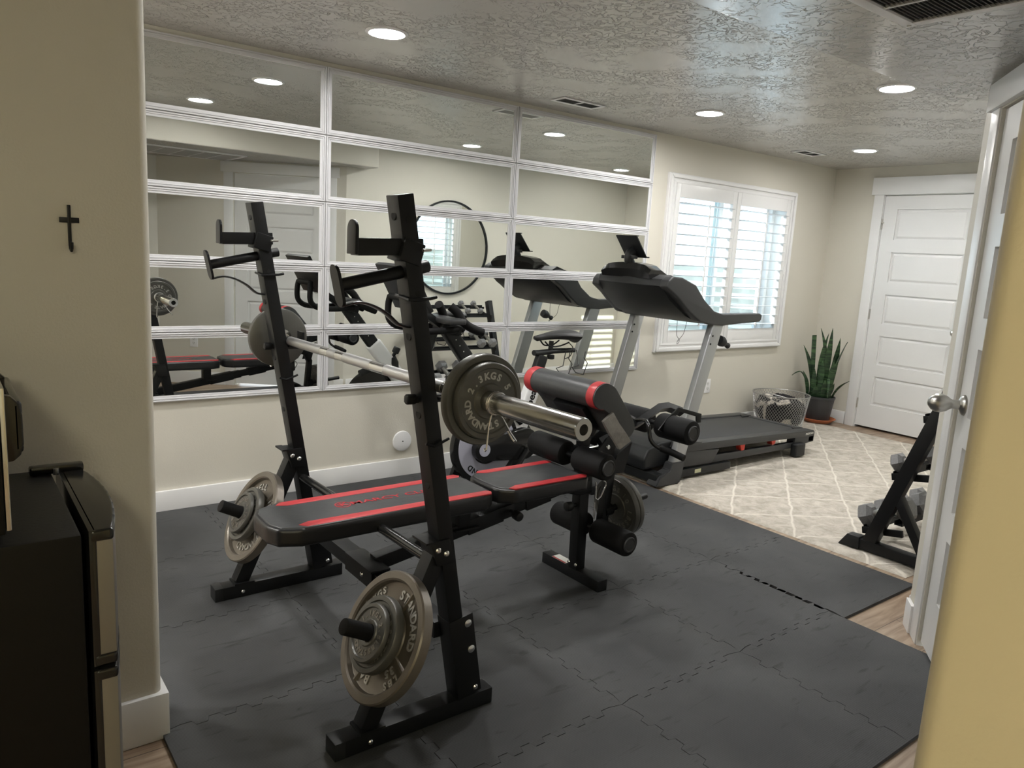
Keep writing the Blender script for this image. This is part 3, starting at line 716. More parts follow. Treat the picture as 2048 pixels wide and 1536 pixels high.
    p_ = [q + dd * .047 + V((.004, 0, 0)), q + V((.05, 0, -.038)), q + V((.09, 0, -.046)), q + V((.13, 0, -.066)), q + V((.165, 0, -.094)), q + V((.195, 0, -.100))]
    b = B(); b.tube([V(w) for w in smooth_path(p_)], .0185, seg=12, flat=.2); obj('strap', b, M_steel_dark, pg)
    b = B(); zz = z - .075; x2 = upx(zz)
    b.tube([(x2 - .028, yc + .036, zz + .006), (x2 - .030, yc - .036, zz), (x2 + .03, yc - .038, zz + .004), (x2 + .05, yc - .036, zz + .008)], .0045, seg=8); obj('locking_pin', b, M_black, pg)
    # bar catch behind the upright (mirror of the same lean)
    z = .965; xb = upx(z)
    b = B(); b.beam((xb - .058, yc, z + .008), (xb + .075, yc, z + .004), .020, .020, bev=.004); b.box((xb + .028, yc - .028, z + .004), (xb + .085, yc + .028, z + .012), bev=.002).box((xb + .080, yc - .028, z + .004), (xb + .088, yc + .028, z + .060), bev=.002)
    bc = obj('bar_catch', b, M_black, wb)
    obj('catch_knob', B().cyl((xb - .056, yc, z + .008), (xb - .030, yc, z + .007), .014, bev=.003), M_foam, bc)
    b = B(); zz = .86
    b.tube([(upx(zz) - .03, yc - .034, zz - .004), (upx(zz) - .005, yc - .038, zz - .012), (upx(zz) + .04, yc - .036, zz + .004)], .004, seg=8); obj('locking_pin', b, M_black, bc)
def smooth_path(p, n=5):
    out = []
    for i in range(len(p) - 1):
        a, b_, c, d = p[max(i - 1, 0)], p[i], p[i + 1], p[min(i + 2, len(p) - 1)]
        a, b_, c, d = V(a), V(b_), V(c), V(d)
        for k in range(n):
            t = k / n; out.append(.5 * ((2 * b_) + (c - a) * t + (2 * a - 5 * b_ + 4 * c - d) * t * t + (3 * b_ - a - 3 * c + d) * t ** 3))
    out.append(V(p[-1])); return out
M_steel_dark = mat('dark_spring_steel', (.05, .05, .05), .3, .8)
YN, YF = 1.690, 2.755
upright(YN, -1); upright(YF, 1)
# cross members
b = B(); b.beam((1.130, YN + .03, .270), (1.130, YF - .03, .270), .062, .050, bev=.003)
cb_ = obj('cross_beam', b, M_black, wb)
obj('joint_plate', B().box((1.088, 2.10, .298), (1.160, 2.30, .304), bev=.001).box((1.090, 2.10, .242), (1.094, 2.30, .298)), M_black, cb_)
for y in (2.17, 2.085):
    obj('bolt', B().lathe([(0, .007), (.006, .006), (.009, .002), (.009, -.001), (0, -.001)], (1.0905, y, .272), (-1, 0, 0), seg=14), M_bolt, cb_)
obj('round_tie_bar', B().cyl((1.105, YN + .02, .472), (1.105, YF - .02, .455), .0155, seg=20), M_blackgloss, wb)
# triangular gusset on each sleeve
for y, s in ((YN, 1), (YF, -1)):
    obj('gusset', B().prism([(y + s * .03, .16), (y + s * .10, .245), (y + s * .10, .295), (y + s * .03, .36)], 'x', 1.168, 1.174), M_black, wb)
# main beam and telescoping part
bp0, bp1 = V((1.15, 2.2, .290)), V((2.095, 2.2, .452))
b = B(); b.beam(bp0, bp0.lerp(bp1, .62), .050, .050, bev=.003); obj('main_beam', b, M_black, wb)
b = B(); b.beam(bp0.lerp(bp1, .52), bp1, .042, .042, bev=.003); b.beam(bp0.lerp(bp1, .39), bp0.lerp(bp1, .56), .058, .058, bev=.003); b.beam(bp0.lerp(bp1, .68), bp0.lerp(bp1, .81), .054, .054, bev=.003); obj('seat_beam', b, M_black, wb)
kb = B(); kc = bp0.lerp(bp1, .60); kb.cyl(kc + V((0, -.025, 0)), kc + V((0, -.055, -.005)), .006).cyl(kc + V((0, -.05, -.004)), kc + V((0, -.085, -.008)), .019, bev=.006); obj('adjusting_knob', kb, M_plast, wb)
# pads
def pad(name, poly, z0, z1, stripes, m=M_vinyl):
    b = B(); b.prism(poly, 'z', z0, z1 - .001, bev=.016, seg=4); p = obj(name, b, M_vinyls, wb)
    cx = sum(q[0] for q in poly) / len(poly); cy = sum(q[1] for q in poly) / len(poly)
    def sh(q, s): d = V((q[0] - cx, q[1] - cy)); l = d.length; return (cx + d.x * (l - s) / l, cy + d.y * (l - s) / l)
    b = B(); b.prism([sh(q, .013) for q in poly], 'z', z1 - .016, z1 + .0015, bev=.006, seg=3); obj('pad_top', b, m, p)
    for s in stripes:
        b = B(); b.prism(s, 'z', z1 - .003, z1 + .0024, bev=.0012); obj('red_stripe', b, M_red, p)
    return p
yl, yh = 2.068, 2.332
mp_ = pad('back_pad', [(.755, yl + .075), (.775, yl + .030), (.84, yl), (1.52, yl), (1.562, yl + .02), (1.572, yl + .06), (1.572, yh - .06), (1.562, yh - .02), (1.52, yh), (.84, yh), (.775, yh - .030), (.755, yh - .075)], .452, .512,
    [[(.86, yl + .010), (1.545, yl + .005), (1.558, yl + .026), (1.545, yl + .043), (.875, yl + .050), (.840, yl + .034)], [(.86, yh - .010), (1.545, yh - .005), (1.558, yh - .026), (1.545, yh - .043), (.875, yh - .050), (.840, yh - .034)]])
sp_ = pad('seat_pad', [(1.592, yl + .070), (1.600, yl + .040), (1.65, yl), (2.01, yl), (2.030, yl + .02), (2.030, yh - .02), (2.01, yh), (1.65, yh), (1.600, yh - .040), (1.592, yh - .070)], .455, .512,
    [[(1.655, yl + .006), (2.005, yl + .004), (2.022, yl + .020), (2.012, yl + .040), (1.68, yl + .044), (1.638, yl + .026)], [(1.655, yh - .006), (2.005, yh - .004), (2.022, yh - .020), (2.012, yh - .040), (1.68, yh - .044), (1.638, yh - .026)]])
# printed name on the back pad, read from the near side
b = B(); me = text_mesh('MARCY CLUB', .052, .0004, .0006)
b.mesh(me, Matrix.Translation((1.232, 2.206, .5142)) @ Matrix.Diagonal((1.08, .74, 1, 1)))
obj('printed_lettering', b, M_redprint, mp_, smooth=False)
b = B(); b.lathe([(.027, 0), (.027, .0005), (.0235, .0005), (.0235, 0)], (1.034, 2.208, .5138), (0, 0, 1), closed=True, seg=40)
b.mesh(text_mesh('K', .042, .0004, .001), Matrix.Translation((1.037, 2.208, .5142)))
for k in (-1, 1): b.box((1.014, 2.208 + k * .007 - .0022, .5138), (1.030, 2.208 + k * .007 + .0022, .5144))
obj('printed_logo', b, M_redprint, mp_, smooth=False)
b = B(); b.beam((1.50, 2.2, .365), (1.50, 2.2, .452), .062, .052, up=(1, 0, 0)); b.box((1.455, 2.155, .352), (1.56, 2.245, .360), bev=.001); obj('pad_bracket', b, M_black, wb)
b = B(); b.cyl((1.565, 2.12, .455), (1.565, 2.28, .455), .007, seg=12).tube([(1.575, 2.165, .43), (1.588, 2.16, .445), (1.592, 2.15, .462), (1.575, 2.15, .468)], .004, seg=8); obj('hinge_rod', b, M_bolt, wb)
b = B(); b.prism([(1.86, .455), (2.03, .455), (2.12, .455), (2.135, .40), (2.05, .40), (1.95, .432)], 'y', 2.165, 2.235, bev=.003); obj('seat_bracket', b, M_black, wb)
# front post and foot
b = B(); b.beam((2.110, 2.2, .06), (2.100, 2.2, .545), .050, .050, up=(1, 0, 0), bev=.003); po = obj('front_post', b, M_black, wb)
b = B(); b.beam((2.108, 2.2, .395), (2.103, 2.2, .470), .058, .066, up=(1, 0, 0), bev=.003); obj('post_collar', b, M_black, po)
b = B(); b.beam((2.118, 2.045, MF + .024), (2.118, 2.405, MF + .024), .052, .048, bev=.003); ff = obj('front_foot', b, M_black, wb)
obj('warning_label', B().box((2.095, 2.255, MF + .0475), (2.14, 2.345, MF + .0487)), M_label, ff)
obj('label_band', B().box((2.095, 2.258, MF + .0485), (2.104, 2.343, MF + .0490)), M_red, ff)
for y in (2.178, 2.222): obj('bolt', B().lathe([(0, .006), (.005, .005), (.008, .001), (0, -.001)], (2.0845, y, .085), (-1, 0, 0), seg=14), M_bolt, po)
kb = B(); kb.cyl((2.085, 2.20, .345), (2.050, 2.20, .345), .008).cyl((2.055, 2.2, .345), (2.025, 2.2, .345), .020, bev=.006); obj('post_knob', kb, M_plast, po)
def roller(y0, y1, x, z, parent, r=.053, cap=-1):
    b = B(); b.cyl((x, y0, z), (x, y1, z), r, seg=32, bev=.012); f = obj('foam_roller', b, M_foam, parent)
    ye = y0 if cap < 0 else y1
    b = B(); b.lathe([(.0, .004), (.024, .004), (.027, .007), (.031, .007), (.033, .003), (.033, -.002), (0, -.002)], (x, ye, z), (0, cap, 0), seg=32); obj('end_cap', b, M_plastg, f)
    return f
roller(1.995, 2.165, 2.045, .562, wb); roller(2.235, 2.445, 2.045, .562, wb, cap=1)
obj('roller_rod', B().cyl((2.045, 2.0, .562), (2.045, 2.43, .562), .011), M_black, wb)
# preacher pad post and pad
b = B(); b.beam((2.100, 2.2, .54), (2.085, 2.2, .79), .042, .042, up=(1, 0, 0), bev=.003); b.beam((2.102, 2.2, .585), (2.101, 2.2, .600), .060, .066, up=(1, 0, 0)); obj('curl_post', b, M_black, wb)
b = B(); b.tube([(2.075, 2.165, .598), (2.07, 2.15, .600), (2.13, 2.15, .604), (2.15, 2.17, .602)], .004, seg=8); obj('locking_pin', b, M_bolt, wb)
arc = [(1.995 + .056 * cos(a), .845 + .056 * sin(a)) for a in [radians(50 + k * 14) for k in range(0, 19)]]
arc = [(2.045, .886)] + [p for p in arc] ; arc = arc[:15]
sec = [(2.030, .893), (2.008, .899), (1.985, .896), (1.962, .884), (1.947, .862), (1.945, .838), (1.957, .815), (1.980, .800), (2.005, .796), (2.045, .765), (2.105, .688), (2.128, .672), (2.158, .676), (2.178, .700), (2.176, .728), (2.160, .752), (2.080, .850), (2.055, .878)]
secs = smooth_path([(x, 0, z) for x, z in sec + sec[:1]], 4)[:-1]
b = B(); b.prism([(p.x, p.z) for p in secs], 'y', 2.0, 2.43, bev=.014, seg=3); cp = obj('curl_pad', b, M_vinyl, wb, ang=60)
def secscale(s): 
    q = smooth_path([(x, 0, z) for x, z in sec[:9]], 4); q = [(p.x, p.z) for p in q] + [(2.030, .800), (2.050, .850)]
    return [(2.005 + (x - 2.005) * s, .845 + (z - .845) * s) for x, z in q]
for y0, y1 in ((2.006, 2.046), (2.384, 2.426)):
    b = B(); b.prism(secscale(1.03), 'y', y0, y1, bev=.004, seg=2); obj('red_band', b, M_red, cp)
b = B(); b.prism([(2.02, .79), (2.10, .70), (2.075, .655), (2.055, .66), (2.03, .74), (2.0, .775)], 'y', 2.12, 2.30, bev=.004); obj('pad_backing', b, M_black, cp)
b = B()
tagp = [(2.04, .775), (2.085, .73), (2.11, .69), (2.15, .655)]
rr = []
for i, (x, z) in enumerate(tagp):
    o_ = .006 * (-1) ** i; rr.append([V((x - .050 + o_, 1.992 - .003 * (i % 2), z - .022)), V((x - .002 + o_, 1.990 - .004 * i, z + .010)), V((x - .002 + o_, 2.004, z + .010)), V((x - .050 + o_, 2.004, z - .022))])
b.rings([[V((v.x, v.y + .02, v.z)) if False else v for v in r] for r in rr]); 
obj('crumpled_tag', b, M_tape, cp, smooth=False)
# leg developer lever
b = B(); b.tube([(2.19, 2.2, .600), (2.26, 2.2, .620), (2.42, 2.2, .668), (2.545, 2.2, .722), (2.60, 2.2, .722), (2.70, 2.2, .690)], .020, seg=4, flat=1.1); lv = obj('leg_lever', b, M_black, wb, ang=30)
b = B(); b.prism([(2.155, .520), (2.235, .520), (2.250, .600), (2.330, .665), (2.270, .680), (2.19, .625), (2.150, .585)], 'y', 2.160, 2.168, bev=.001); b.prism([(2.155, .520), (2.235, .520), (2.250, .600), (2.330, .665), (2.270, .680), (2.19, .625), (2.150, .585)], 'y', 2.232, 2.240, bev=.001); obj('pivot_plate', b, M_black, lv)
b = B(); b.prism([(2.250, .55), (2.225, .47), (2.30, .47), (2.335, .600)], 'y', 2.150, 2.154); obj('stop_plate', b, M_black, lv)
obj('bolt', B().lathe([(0, .008), (.008, .007), (.011, .003), (.011, -.001), (0, -.001)], (2.200, 2.1595, .590), (0, -1, 0), seg=16), M_bolt, lv)
b = B(); b.prism([(2.44, .652), (2.49, .700), (2.56, .742), (2.72, .700), (2.72, .660), (2.69, .660), (2.685, .690), (2.57, .722), (2.50, .675), (2.47, .640)], 'y', 2.10, 2.106, bev=.001); obj('roller_frame', b, M_black, lv)
b = B(); b.beam((2.205, 2.2, .58), (2.262, 2.2, .46), .038, .038, up=(1, 0, 0)); b.beam((2.262, 2.2, .47), (2.235, 2.2, .17), .038, .038, up=(1, 0, 0)); obj('lower_lever', b, M_black, lv)
roller(1.985, 2.165, 2.525, .655, wb, r=.055); roller(2.235, 2.41, 2.525, .655, wb, r=.055, cap=1); obj('roller_rod', B().cyl((2.525, 2.0, .655), (2.525, 2.40, .655), .011), M_black, wb)
roller(1.975, 2.165, 2.180, .228, wb); roller(2.235, 2.42, 2.180, .228, wb, cap=1); obj('roller_rod', B().cyl((2.18, 2.0, .228), (2.18, 2.41, .228), .011), M_black, wb)
# curl bar
def curl(s):
    y = lambda t: 2.2 + s * t
    b = B(); b.tube(smooth_path([(2.40, y(.0), .680), (2.395, y(.06), .690), (2.375, y(.10), .672), (2.372, y(.12), .62), (2.395, y(.145), .590), (2.43, y(.16), .585)]), .0085, seg=12); o = obj('curl_bar', b, M_blackgloss, lv)
    b = B(); b.tube([(2.405, y(.15), .588), (2.43, y(.20), .576), (2.44, y(.25), .565)], .0145, seg=16); obj('curl_grip', b, M_foam, o)
curl(-1); curl(1)
b = B(); pa, pb_ = V((2.245, 2.2, .288)), V((2.51, 2.2, .318)); b.cyl(pa, pa.lerp(pb_, .16), .026).cyl(pa.lerp(pb_, .1), pb_, .0135, bev=.003); obj('weight_peg', b, M_black, wb)

# ------------------------------------------------------------------ weight plates (local: +z out of the face, centre of the back on the origin)
def make_plate(kind, label):
    t = thing('weight_plate', label, 'weight plate')
    L = B()
    if kind == 'big':      # 35 lb, deep dish with rim and ribs
        prof = [(.0235, 0), (.160, .000), (.172, .001), (.178, .006), (.178, .034), (.174, .038), (.156, .038), (.151, .034), (.148, .020), (.144, .018), (.085, .019), (.080, .024), (.050, .027), (.040, .036), (.0235, .036)]
        b = B().lathe(prof, (0, 0, 0), (0, 0, 1), seg=96, closed=True); d = obj('disc', b, M_iron2, t, local=True)
        for a in (30, 120, 210, 300):
            b = B(); a = radians(a); c = V((cos(a), sin(a), 0)); b.hull8([c * .078 + V((-sin(a), cos(a), 0)) * w + V((0, 0, .016)) for w in (-.006, .006)] + [c * .149 + V((-sin(a), cos(a), 0)) * w + V((0, 0, .016)) for w in (.009, -.009)] + [c * .078 + V((-sin(a), cos(a), 0)) * w + V((0, 0, .025)) for w in (-.002, .002)] + [c * .149 + V((-sin(a), cos(a), 0)) * w + V((0, 0, .027)) for w in (.003, -.003)])
            obj('rib', b, M_iron2, d, local=True)
        ring_text(L, 'STANDARD', .117, 82, .035, .0205, step=11.5, bold=.001); ring_text(L, 'BARBELL', .117, 256, .035, .0205, step=11.5, bold=.001)
        ring_text(L, '35', .103, 172, .030, .0205, step=12, bold=.001); ring_text(L, 'LBS', .132, 172, .027, .0205, step=9.5, bold=.001)
        ring_text(L, '15.9', .103, -8, .027, .0205, step=9.5, bold=.001); ring_text(L, 'KGS', .132, -8, .027, .0205, step=9.5, bold=.001)
    else:
        R, H, txt = {'ten': (.1130, .026, ('4.5KGS', '10 LBS')), 'five': (.095, .020, ('2.3KGS', '5 LBS')), 'mid': (.104, .026, ('4.5KGS', '10 LBS')), 'small': (.079, .016, ('1.1KGS', '2.5LBS')), 'lever': (.132, .026, ('4.5KGS', '10 LBS'))}[kind]
        k = R / .095
        h0 = .0256 if kind in ('ten', 'five') else .0150 if kind == 'lever' else .0235
        prof = [(h0, 0), (R - .004, 0), (R, .003), (R, H - .004), (R - .003, H), (R * .86, H), (R * .83, H - .0045), (R * .47, H - .0045), (R * .44, H - .001), (h0 + .006, H - .001), (h0, H - .004)]
        b = B().lathe(prof, (0, 0, 0), (0, 0, 1), seg=96, closed=True); obj('disc', b, M_iron, t, local=True)
        sz = R * .25; z = H - .0045
        ring_text(L, txt[0], R * .645, -10, sz, z, step=17.5, bold=.0009); ring_text(L, txt[1], R * .645, 102, sz, z, step=17.5, bold=.0009); ring_text(L, 'STANDARD', R * .645, 220, sz, z, step=16, bold=.0009)
    lm = {'five': M_letter, 'ten': M_letter, 'mid': M_letterd, 'small': M_letterd, 'big': M_letter, 'lever': M_letterd}[kind]
    obj('raised_lettering', L, lm, t, smooth=False, local=True)
    return t
def place(o, c, nrm, spin=0, up=V((0, 0, 1))):
    nrm = V(nrm).normalized(); up = (up - nrm * up.dot(nrm)).normalized(); x = up.cross(nrm)
    M = Matrix(((x.x, up.x, nrm.x, c[0]), (x.y, up.y, nrm.y, c[1]), (x.z, up.z, nrm.z, c[2]), (0, 0, 0, 1))) @ Matrix.Rotation(radians(spin), 4, 'Z')
    if o is not None: o.matrix_basis = M
    return M
BA, BZ = V((1.05, 3.227, .988)), V((1.05, 1.103, 1.014)); BD = (BZ - BA).normalized()
def bary(y): return BA + BD * ((y - BA.y) / BD.y)
G = 'iron weight plates'
p = make_plate('ten', 'larger grey iron plate on the near end of the barbell, behind the small one'); place(p, bary(1.482), (0, -1, .012))
dup(p, place(None, bary(2.838), (0, 1, -.012)), 'larger grey iron plate on the far end of the barbell')
p = make_plate('five', 'small grey iron plate marked 2.3KGS on the near end of the barbell'); place(p, bary(1.4555), (0, -1, .012), 8)
dup(p, place(None, bary(2.8645), (0, 1, -.012)), 'small grey iron plate marked 2.3KGS on the far barbell end, seen in the mirror')
n = V((-.89, 0, .46)).normalized()
pb = pm = ps = None
for yc, s, side in ((YN, 44, 'near'), (YF, -62, 'far')):
    c = V((.968, yc, .292)) + n * .0305
    a, e, f = place(None, c, n, s), place(None, c + n * .0385, n, s + 40), place(None, c + n * .065, n, s - 30)
    la = ['large bronze grey 35 pound plate stored low on the %s side of the bench', 'medium grey plate in the middle of the stored stack on the %s side', 'smallest grey plate at the front of the stored stack on the %s side']
    la = [q % side for q in la]
    if pb is None:
        pb = make_plate('big', la[0]); pb.matrix_basis = a; pm = make_plate('mid', la[1]); pm.matrix_basis = e; ps = make_plate('small', la[2]); ps.matrix_basis = f
    else: dup(pb, a, la[0]); dup(pm, e, la[1]); dup(ps, f, la[2])
nn = (pb_ - pa).normalized()
p = make_plate('lever', 'dark plate on the leg developer peg, the one facing the bench'); place(p, pa + nn * .094, -nn, 20)
dup(p, place(None, pa + nn * .0945, nn, 0), 'dark plate on the leg developer peg, the outer of the two')

# ------------------------------------------------------------------ barbell
t = thing('barbell', 'chrome olympic barbell held behind the two black uprights', 'barbell', bary(2.165))
b = B()
obj('shaft', B().cyl(bary(2.80), bary(1.51), .0162, seg=28), M_chrome, t)
b = B()
for y0, y1 in ((2.72, 2.42), (2.36, 2.30), (2.24, 2.05), (1.96, 1.64)): b.cyl(bary(y0), bary(y1), .0168, seg=28)
obj('knurling', b, M_chromek, t)
for (ya, yb) in ((1.512, 1.103), (2.808, 3.227)):
    s = 1 if yb > ya else -1
    b = B(); b.lathe([(.0165, -.028), (.022, -.028), (.022, -.010), (.036, -.008), (.036, .002), (.0255, .006), (.0252, abs(yb - ya) - .004), (.0235, abs(yb - ya)), (.012, abs(yb - ya)), (.010, abs(yb - ya) - .012)], bary(ya), BD * (-s), seg=48)
    sl_ = obj('sleeve', b, M_chrome, t)
    obj('sleeve_end', B().cyl(bary(yb) + BD * s * .0115, bary(yb) + BD * s * .008, .0115, seg=24), M_dark, sl_)
def collar(y, s, label, M=None):
    t = thing('spring_collar', label, 'barbell collar', bary(y), 'spring collars')
    X = V((1, 0, 0)); Z = V((0, 0, 1)); Yd = V((0, s, 0)); c = bary(y)
    pts = []
    pts += [c + X * -.012 + Z * -.115 + Yd * .016, c + X * -.014 + Z * -.120 + Yd * .010, c + X * -.015 + Z * -.115 + Yd * .004, c + X * -.012 + Z * -.06 + Yd * .004, c + X * -.010 + Z * -.034 + Yd * .0]
    for k in range(0, 29):
        a = radians(-110 - 360 * 1.9 * k / 28); pts.append(c + X * cos(a) * .0275 + Z * sin(a) * .0275 + Yd * (-.002 - .010 * k / 28))
    pts += [c + X * .018 + Z * -.036 + Yd * -.010, c + X * .045 + Z * -.075 + Yd * -.008, c + X * .068 + Z * -.100 + Yd * -.004, c + X * .070 + Z * -.104 + Yd * .004, c + X * .066 + Z * -.098 + Yd * .010, c + X * .052 + Z * -.076 + Yd * .012]
    b = B(); b.tube(pts, .0024, seg=8); obj('spring_wire', b, M_bolt, t); return t
collar(1.416, 1, 'chrome spring collar against the near barbell plates')
collar(2.897, -1, 'chrome spring collar against the far barbell plates')
t = thing('spring_collar', 'chrome wire spring collar hanging by the front post under the red seat', 'barbell collar', (2.16, 2.16, .36), 'spring collars')
b = B(); b.tube([(2.135, 2.150, .470), (2.16, 2.145, .462), (2.185, 2.142, .445), (2.190, 2.142, .43), (2.165, 2.142, .385), (2.150, 2.145, .372), (2.140, 2.148, .38), (2.138, 2.150, .45)], .0035, seg=8).tube([(2.140, 2.150, .36), (2.140, 2.148, .31), (2.140, 2.148, .29)], .0035, seg=8); obj('spring_wire', b, M_bolt, t)

# ================================================================== TREADMILL
R0 = .0165
tm = thing('treadmill', 'black treadmill with silver uprights on the cream rug by the shuttered window', 'treadmill', (4.3, 3.28, R0))
ya, yb_ = 2.950, 3.615       # outer edges of the deck
# deck
b = B(); b.prism([(3.70, .150), (5.02, .105), (5.165, .105), (5.178, .125), (5.178, .180), (5.160, .192), (3.80, .238), (3.70, .238)], 'y', ya, ya + .075, bev=.006); b.prism([(3.70, .150), (5.02, .105), (5.165, .105), (5.178, .125), (5.178, .180), (5.160, .192), (3.80, .238), (3.70, .238)], 'y', yb_ - .075, yb_, bev=.006)
# slots in the near rail are open: build the rail as top and bottom strips with pillars
bm_ = b
dk = obj('side_rail', B().prism([(3.62, .195), (5.178, .148), (5.178, .180), (5.160, .193), (3.80, .240), (3.62, .243)], 'y', ya, ya + .078, bev=.005), M_plastg, tm)
b.bm.free()
obj('side_rail', B().prism([(3.62, .120), (5.178, .100), (5.178, .180), (5.160, .193), (3.80, .240), (3.62, .243)], 'y', yb_ - .078, yb_, bev=.005), M_plastg, tm)
b = B(); b.prism([(3.60, .098), (3.98, .087), (4.05, .175), (3.62, .200)], 'y', ya + .004, ya + .04, bev=.004)
b.prism([(3.95, .084), (5.0, .078), (5.0, .118), (3.95, .135)], 'y', ya + .012, ya + .05, bev=.004)
b.prism([(4.93, .090), (5.172, .105), (5.172, .150), (4.93, .158)], 'y', ya + .002, ya + .07, bev=.004)
obj('lower_rail', b, M_plastg, dk)
for x in (4.32, 4.68):
    b = B(); b.prism([(x - .035, .185), (x + .030, .185), (x + .022, .130), (x - .010, .128)], 'y', ya + .016, ya + .06, bev=.004); cu = obj('red_cushion', b, mat('red_rubber', (.62, .05, .03), .4), dk)
    obj('cushion_foot', B().cyl((x + .008, ya + .035, .130), (x + .008, ya + .035, .108), .014, seg=14), M_white, cu)
b = B(); b.prism([(3.72, .190), (5.10, .150), (5.12, .160), (5.12, .176), (5.10, .186), (3.72, .227)], 'y', ya + .079, yb_ - .079, bev=.003); obj('belt', b, mat('treadmill_belt', (.028, .029, .030), .55, bump=(500, .3, .0006)), tm)
b = B(); b.prism([(5.105, .105), (5.178, .105), (5.182, .150), (5.178, .182), (5.13, .195), (5.10, .190)], 'y', ya + .002, yb_ - .002, bev=.006); obj('rear_cover', b, M_plastg, tm)
for y in (ya + .076, yb_ - .13): obj('belt_guard', B().prism([(5.02, y), (5.14, y), (5.14, y + .055), (5.08, y + .055)], 'z', .180, .197, bev=.003), M_plast, tm)
b = B(); b.mesh(text_mesh('PROFORM', .022, .0004, .0003), Matrix(((1, 0, 0, 5.11), (0, 0, 1, ya - .0006), (0, 1, 0, .170), (0, 0, 0, 1)))); obj('maker_lettering', b, M_label, dk, smooth=False)
# motor hood
b = B(); b.prism([(3.385, .10), (3.38, .17), (3.42, .235), (3.52, .262), (3.66, .268), (3.80, .246), (3.84, .225), (3.84, .12)], 'y', ya + .05, yb_ - .05, bev=.02, seg=4); obj('motor_hood', b, M_plast, tm)
b = B(); b.prism([(3.60, .225), (3.62, .262), (3.74, .262), (3.85, .244), (3.865, .232)], 'y', ya - .002, ya + .075, bev=.006); obj('rail_end_cover', b, M_plastg, tm)
# base frame
b = B(); b.beam((3.46, ya - .02, .060), (3.46, yb_ + .02, .060), .08, .055); b.beam((3.46, ya + .01, .062), (4.17, ya + .01, .052), .035, .048); b.beam((3.46, yb_ - .01, .062), (4.17, yb_ - .01, .052), .035, .048); b.beam((4.15, ya, .052), (4.15, yb_, .052), .04, .04)
bf = obj('base_frame', b, M_plast, tm)
obj('caution_label', B().box((3.80, ya - .009, .045), (3.86, ya - .0077, .070)), M_labely, bf)
for s, y in ((-1, ya), (1, yb_)):
    b = B(); o = []
    for z, x0, x1, w in ((R0, 3.405, 3.615, .045), (.030, 3.405, 3.622, .045), (.075, 3.440, 3.640, .040), (.105, 3.530, 3.655, .034), (.150, 3.545, 3.665, .030)):
        yc = y + s * -.0 ; o.append([(x0, yc - w, z), (x1, yc - w, z), (x1, yc + w, z), (x0, yc + w, z)])
    b.rings(o); 
    bmesh.ops.bevel(b.bm, geom=[e for e in b.bm.edges], offset=.006, segments=2, affect='EDGES', clamp_overlap=True)
    obj('front_foot', b, M_plastg, tm)
    b = B(); b.box((4.90, y - .035 if s < 0 else y - .015, R0 + .006), (5.02, y + .015 if s < 0 else y + .035, .115), bev=.012, seg=3); obj('rear_foot', b, M_plast, tm)
    b = B(); b.beam((3.605, y, .12), (3.880, y, 1.04), .048, .098, up=(1, 0, 0), bev=.008, seg=3); up = obj('upright', b, M_silver, tm)
    for z in (.88, .93):
        f = (z - .12) / .92; x = 3.605 + .275 * f - .028
        obj('bolt', B().cyl((x, y - .0245, z), (x, y - .027, z), .006, seg=12), M_dark, up)
# console: two side arms and a sloping body between them
arm = [(3.335, 1.225), (3.345, 1.262), (3.385, 1.288), (3.47, 1.282), (3.60, 1.240), (3.70, 1.150), (3.80, 1.085), (3.89, 1.066), (4.00, 1.068), (4.27, 1.070), (4.298, 1.060), (4.296, 1.028), (4.28, 1.014), (4.00, 1.000), (3.90, .992), (3.80, .998), (3.67, 1.020), (3.565, 1.078), (3.45, 1.160)]
def skew(x, k): return x + k * max(0, (3.72 - x) / .385)
for y0, y1, kk in ((ya - .035, ya + .030, .012), (yb_ - .030, yb_ + .035, .11)):
    b = B(); b.prism([(skew(x, kk), z - .25 * kk * max(0, min(1, (3.60 - x) / .26))) for x, z in arm], 'y', y0, y1, bev=.011, seg=3); obj('side_arm', b, M_plastg, tm)
rows_ = []
for k in range(13):
    t = k / 12; y = ya + .02 + (yb_ - ya - .04) * t; bow = 4 * t * (1 - t)
    rows_.append([(3.345 - .06 * bow, y, 1.225), (3.360 - .07 * bow, y, 1.265), (3.42 - .05 * bow, y, 1.290), (3.55, y, 1.262), (3.70, y, 1.150), (3.86, y, 1.055), (3.86, y, .998), (3.73 - .02 * bow, y, 1.005 + .0 * bow), (3.59 - .05 * bow, y, 1.050), (3.43 - .07 * bow, y, 1.145)])
rows_ = [[(skew(x, .012 + .098 * k / 12), y, z) for x, y, z in r] for k, r in enumerate(rows_)]
b = B(); b.rings(rows_); obj('console_body', b, M_plast, tm)
b = B(); b.hull8([(3.63 - .10, 3.255, 1.108), (3.63 - .10, 3.285, 1.108), (3.60 - .10, 3.285, 1.125), (3.60 - .10, 3.255, 1.125), (3.525 - .06, 3.255, 1.10), (3.525 - .06, 3.285, 1.10), (3.50 - .06, 3.285, 1.125), (3.50 - .06, 3.255, 1.125)]); 
b.bm.free()
c0 = V((3.500, 3.20, 1.121)); ux = V((0, -1, 0)); uz = V((-.52, 0, .36)).normalized(); nn_ = uz.cross(ux).normalized(); nn_ = nn_ if nn_.x < 0 else -nn_
def onp(a, c_, h): return c0 + ux * a + uz * c_ + nn_ * h
b = B(); b.hull8([onp(-.022, -.020, -.012), onp(.010, -.020, -.012), onp(.030, .014, -.012), onp(-.004, .014, -.012), onp(-.022, -.020, .006), onp(.010, -.020, .006), onp(.030, .014, .006), onp(-.004, .014, .006)], bev=.001); obj('badge', b, M_silver, tm)
rows_ = []
